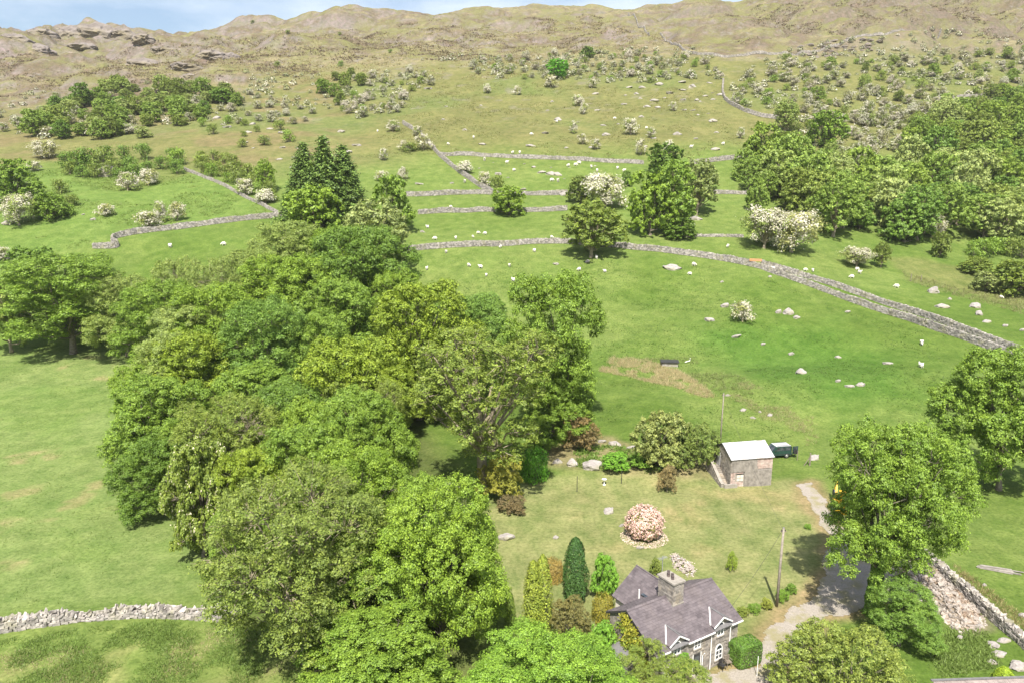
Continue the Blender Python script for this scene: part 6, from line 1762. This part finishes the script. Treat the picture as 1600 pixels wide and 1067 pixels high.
SP2 = [stones_mesh('stone', [[0, 0, 0]], [[1, 1, 1]], [0], M['rubble'], .32, .1) for _ in range(5)]
for j in order[:200]:
    o = link('stone', SP2[j % 5], rub); o.location = C[j]; o.scale = S[j]; o.rotation_euler = tuple(rs.uniform(-.5, .5, 2)) + (rs.uniform(0, 6.28),)
rest = order[200:]
o = link('small_stones', stones_mesh('small_stones', C[rest], S[rest], rs.uniform(0, 6.28, len(rest)), M['rubble'], .25, .4), rub); o["kind"] = "stuff"
hm = []
gx = np.linspace(min(xs), max(xs), 46); gy = np.linspace(min(ys), max(ys), 46); X, Y = np.meshgrid(gx, gy)
dd = poly_dist(X, Y, poly); Zh = H(X, Y) + np.clip(dd * .5, -.2, 1.0) * (.65 + .5 * vn2(X * .9, Y * .9, 5)) * .8 - .05
idx = np.arange(X.size).reshape(X.shape); F = np.stack([idx[:-1, :-1], idx[:-1, 1:], idx[1:, 1:], idx[1:, :-1]], -1).reshape(-1, 4)
link('spoil', np_mesh('spoil', np.stack([X, Y, Zh], -1).reshape(-1, 3) - R0, F, mottled('spoil', (.22, .175, .13), (.34, .28, .21), 2, .95, .1, .5, .05), True), rub)
# rockery with flowers behind the cottage
rk_ = empty('rockery', tuple(at(1064, 884))); tag(rk_, 'oblong rockery of pinkish stones and flowers on the lawn behind the cottage', 'rockery')
R0 = np.array(rk_.location); poly = [(q[0], q[1]) for q in wpoly([(1045, 868), (1058, 866), (1085, 884), (1088, 896), (1075, 902), (1052, 888)])]
xs = [p_[0] for p_ in poly]; ys = [p_[1] for p_ in poly]; C = []; S = []
while len(C) < 170:
    a, b = rs.uniform(min(xs), max(xs)), rs.uniform(min(ys), max(ys)); d_ = float(poly_dist(np.array([a]), np.array([b]), poly)[0])
    if d_ < 0: continue
    sz = rs.uniform(.10, .28); C.append((a - R0[0], b - R0[1], float(H(a, b)) - R0[2] + min(.35, d_ * .4))); S.append((sz, sz * .8, sz * .6))
for c_, s_ in zip(C, S):
    o = link('stone', (SP2 if int(s_[0] * 9999) % 3 else STONE_PROTO)[int(s_[0] * 999) % 5], rk_); o.location = c_; o.scale = s_; o.rotation_euler = (rs.uniform(-.4, .4), rs.uniform(-.4, .4), rs.uniform(0, 6))
n = 150; k_ = rs.randint(0, 170, n); Pq = np.array(C)[k_] + rs.normal(size=(n, 3)) * .16 + [0, 0, .16]
o = link('flowers', quads_to_mesh('flowers', leaf_quads(Pq, unit(rs.normal(size=(n, 3)) * .5 + [0, -.2, 1]), .12, rs, .8), M['blossom']), rk_); o.color = (.66, .52, .50, 1)

# ---------------------------------------------------------------- rushes, bracken, tufts (uncountable)
def tufts(name, px_poly, n, blades, hgt, leaf, color, label, mat='frond', seed=1, clump=.25, asp=.25, gate=None, spread=.5, wp=None):
    r = np.random.RandomState(seed)
    poly = wp or [(q[0], q[1]) for q in wpoly(px_poly)]
    xs = [p_[0] for p_ in poly]; ys = [p_[1] for p_ in poly]
    X = r.uniform(min(xs), max(xs), n * 6); Y = r.uniform(min(ys), max(ys), n * 6)
    k = poly_dist(X, Y, poly) > 0
    if gate: k &= fbm(X / gate[0], Y / gate[0], 3, seed) > gate[1]
    X, Y = X[k][:n], Y[k][:n]; n = len(X)
    sc = r.uniform(.5, 1.3, (n, 1))
    base = np.stack([X, Y, H(X, Y)], 1)
    dirs = unit(r.normal(size=(n, blades, 3)) * [spread, spread, .3] + [0, 0, .8])
    L = hgt * sc[:, :, None] * r.uniform(.6, 1.2, (n, blades, 1))
    a = base[:, None] + r.normal(size=(n, blades, 3)) * [clump, clump, 0] - [0, 0, .05]
    P = a + dirs * L * .5
    side = unit(np.cross(dirs, r.normal(size=(n, blades, 3))))
    wd = L * asp
    V = np.stack([a + side * wd * .4, a + dirs * L, a - side * wd * .4 + dirs * L * .15], 2).reshape(-1, 3, 3)
    o = link(name, quads_to_mesh(name, V, M[mat])); o.color = (*color, 1)
    return tag(o, label, None, kind='stuff')
tufts_strip = [(1112, 604), (1170, 596), (1235, 636), (1272, 684), (1245, 690), (1190, 652)]
RUSH = [(938, 566), (960, 556), (1010, 562), (1060, 578), (1100, 604), (1118, 622), (1095, 620), (1040, 602), (980, 588), (938, 580)]
tufts('dry_rushes', RUSH, 2400, 10, .7, .5, (.46, .39, .22), 'straw coloured dry rushes in a band across the pasture', seed=2, asp=.08, spread=.45, gate=(4, -.30))
tufts('dry_rushes', [(1250, 650), (1268, 650), (1280, 692), (1260, 696)], 60, 9, .6, .5, (.36, .31, .17), 'small dull rush clump on the pasture above the drive', seed=3, asp=.08, spread=.5)
tufts('bank_ferns', [(1000, 560), (1090, 556), (1160, 590), (1180, 625), (1120, 610), (1050, 590)], 420, 9, .6, .4, (.20, .23, .085), 'rough green rushes round the stone tank', seed=4, asp=.16, gate=(8, -.1))
tufts('bracken', [(-120, 1010), (0, 1000), (120, 985), (240, 972), (350, 975), (430, 985), (520, 1030), (620, 1110), (300, 1160), (-150, 1120)], 8500, 8, .40, .4, (.15, .225, .05), 'young green bracken below the tumbled wall', seed=5, asp=.2, gate=(2.6, -.05), spread=1.0, clump=.28)
tufts('bracken_litter', [(-120, 1010), (0, 1000), (350, 978), (520, 1030), (620, 1110), (-150, 1120)], 4000, 6, .26, .3, (.36, .31, .17), 'dead tan bracken litter below the tumbled wall', seed=15, asp=.2, gate=(4.2, .05), spread=1.2)
tufts('pasture_tufts', [(-60, 560), (180, 570), (300, 780), (340, 930), (-60, 960)], 5200, 5, .24, .3, (.165, .235, .06), 'coarse dark grass tufts in the worn pasture', seed=6, asp=.4, gate=(6, .02), spread=.9)
tufts('pasture_tufts', [(930, 600), (1200, 640), (1180, 690), (930, 665)], 1400, 5, .22, .3, (.14, .21, .045), 'coarse grass tufts in the pasture above the barn', seed=7, asp=.35, gate=(7, .1), spread=.9)
tufts('weeds', [(1440, 985), (1540, 985), (1560, 1040), (1470, 1060)], 900, 8, .42, .3, (.17, .24, .06), 'rank green weeds between rubble and low shed', seed=8, asp=.35, spread=.8)
tufts('weeds', [(1490, 880), (1600, 965), (1620, 990), (1590, 985), (1500, 905)], 420, 7, .42, .3, (.28, .25, .11), 'dry weeds along the back of the mossy wall', seed=9, asp=.2, spread=.6)
tufts('bank_ferns', [(900, 700), (960, 695), (1040, 720), (1030, 738), (940, 735), (900, 730)], 420, 9, .6, .4, (.16, .25, .05), 'bright green bracken on the rocky bank above the lawn', seed=10, asp=.4, gate=(3, -.15), spread=.9)
tufts('slope_rushes', [(1410, 425), (1620, 470), (1640, 510), (1560, 480), (1420, 440)], 700, 8, .8, .4, (.25, .25, .11), 'pale rushes along the fence above the marsh', seed=11, asp=.14, spread=.4)

HZ = [(-40, 150), (0, 75), (230, 60), (330, 55), (640, 30), (960, 25), (1000, 70), (700, 95), (520, 115), (380, 130), (200, 135)]
tufts('heather', HZ, 7000, 5, 1.2, .5, (.155, .118, .08), 'brown heather clumps over the moor under the skyline', seed=12, asp=.9, gate=(26, .02), spread=1.4, clump=1.2)
tufts('heather', [(1150, 75), (1130, 20), (1250, -5), (1620, -20), (1620, 75), (1450, 45), (1330, 55)], 4000, 5, 1.2, .5, (.155, .12, .078), 'brown heather clumps on the high right moor', seed=13, asp=.9, gate=(22, .05), spread=1.4, clump=1.2)
tufts('moor_grass', [(0, 140), (300, 60), (960, 30), (1130, 85), (1000, 120), (520, 130)], 8000, 5, 1.3, .5, (.30, .26, .13), 'pale coarse moor grass tussocks', seed=14, asp=.6, gate=(18, -.1), spread=1.1, clump=.9)

ivp = at(1362, 960); iv = empty('ivy', tuple(ivp)); tag(iv, 'thick green ivy wrapping the trunk of the large ash', 'ivy')
r = np.random.RandomState(61); n = 5200
hh = r.uniform(0, 1, n) ** .8 * 6.5; th = r.uniform(0, 6.283, n); rad = (.62 + .35 * np.abs(vn3(np.stack([np.cos(th), np.sin(th), hh * .7], 1) * 1.6, 3))) * (1.15 - hh / 12)
Pq = np.stack([rad * np.cos(th) + .03 * hh, rad * np.sin(th) + .02 * hh, hh], 1)
o = link('foliage', quads_to_mesh('foliage', leaf_quads(Pq, unit(np.stack([np.cos(th), np.sin(th), .4 + 0 * th], 1) + r.normal(size=(n, 3)) * .4), .2, r, .8), M['leaf']), iv); o.color = (.10, .18, .03, 1)
MB().tube([(.5, 0, 0), (.52, .1, 3), (.4, .1, 6)], [.06, .05, .02], 5).obj('stem', M['bark'], iv)

tufts('pasture_tufts', [(640, 400), (930, 400), (1160, 420), (1500, 530), (1480, 640), (1280, 690), (930, 660), (930, 480), (640, 470)], 9000, 4, .34, .3, (.085, .14, .028), 'coarse tufts dotting the big pasture', seed=21, asp=.45, gate=(9, -.05), spread=1.0, clump=.3)
tufts('lawn_tufts', [(760, 790), (900, 745), (1130, 765), (1240, 755), (1270, 850), (1180, 960), (960, 940), (800, 980)], 5000, 4, .14, .3, (.20, .225, .075), 'uneven unmown tufts over the lawn', seed=22, asp=.5, gate=(4, -.1), spread=1.1, clump=.2)
tufts('knoll_tufts', [(0, 300), (60, 265), (300, 275), (430, 335), (200, 370), (0, 420)], 3500, 5, .6, .3, (.17, .23, .055), 'rough bracken tufts on the green knoll', seed=23, asp=.5, gate=(12, -.05), spread=1.1, clump=.5)
tufts('slope_tussocks', [(640, 130), (1120, 140), (1160, 240), (1010, 250), (700, 240), (560, 250)], 6000, 5, .7, .3, (.22, .22, .085), 'pale tussocks on the open upper slope', seed=24, asp=.5, gate=(14, -.05), spread=1.1, clump=.6)

tufts('dry_rushes', tufts_strip, 900, 8, .5, .5, (.34, .31, .16), 'thin broken line of dull rushes curving down towards the barn', seed=31, asp=.09, gate=(6, .05), spread=.6)

# ---------------------------------------------------------------- summer haze
hz = MB().box(-1700, 1700, -140, 1560, -12, 380).obj('haze', None, None)
t = NT('haze'); vol = t.node("ShaderNodeVolumePrincipled")
vol.inputs['Color'].default_value = (0.96, 0.98, 1.0, 1); vol.inputs['Density'].default_value = 0.00006; vol.inputs['Anisotropy'].default_value = 0.1
t.l.new(vol.outputs[0], t.out.inputs['Volume']); hz.data.materials.append(t.m)
tag(hz, 'thin summer haze over the valley', kind='stuff')
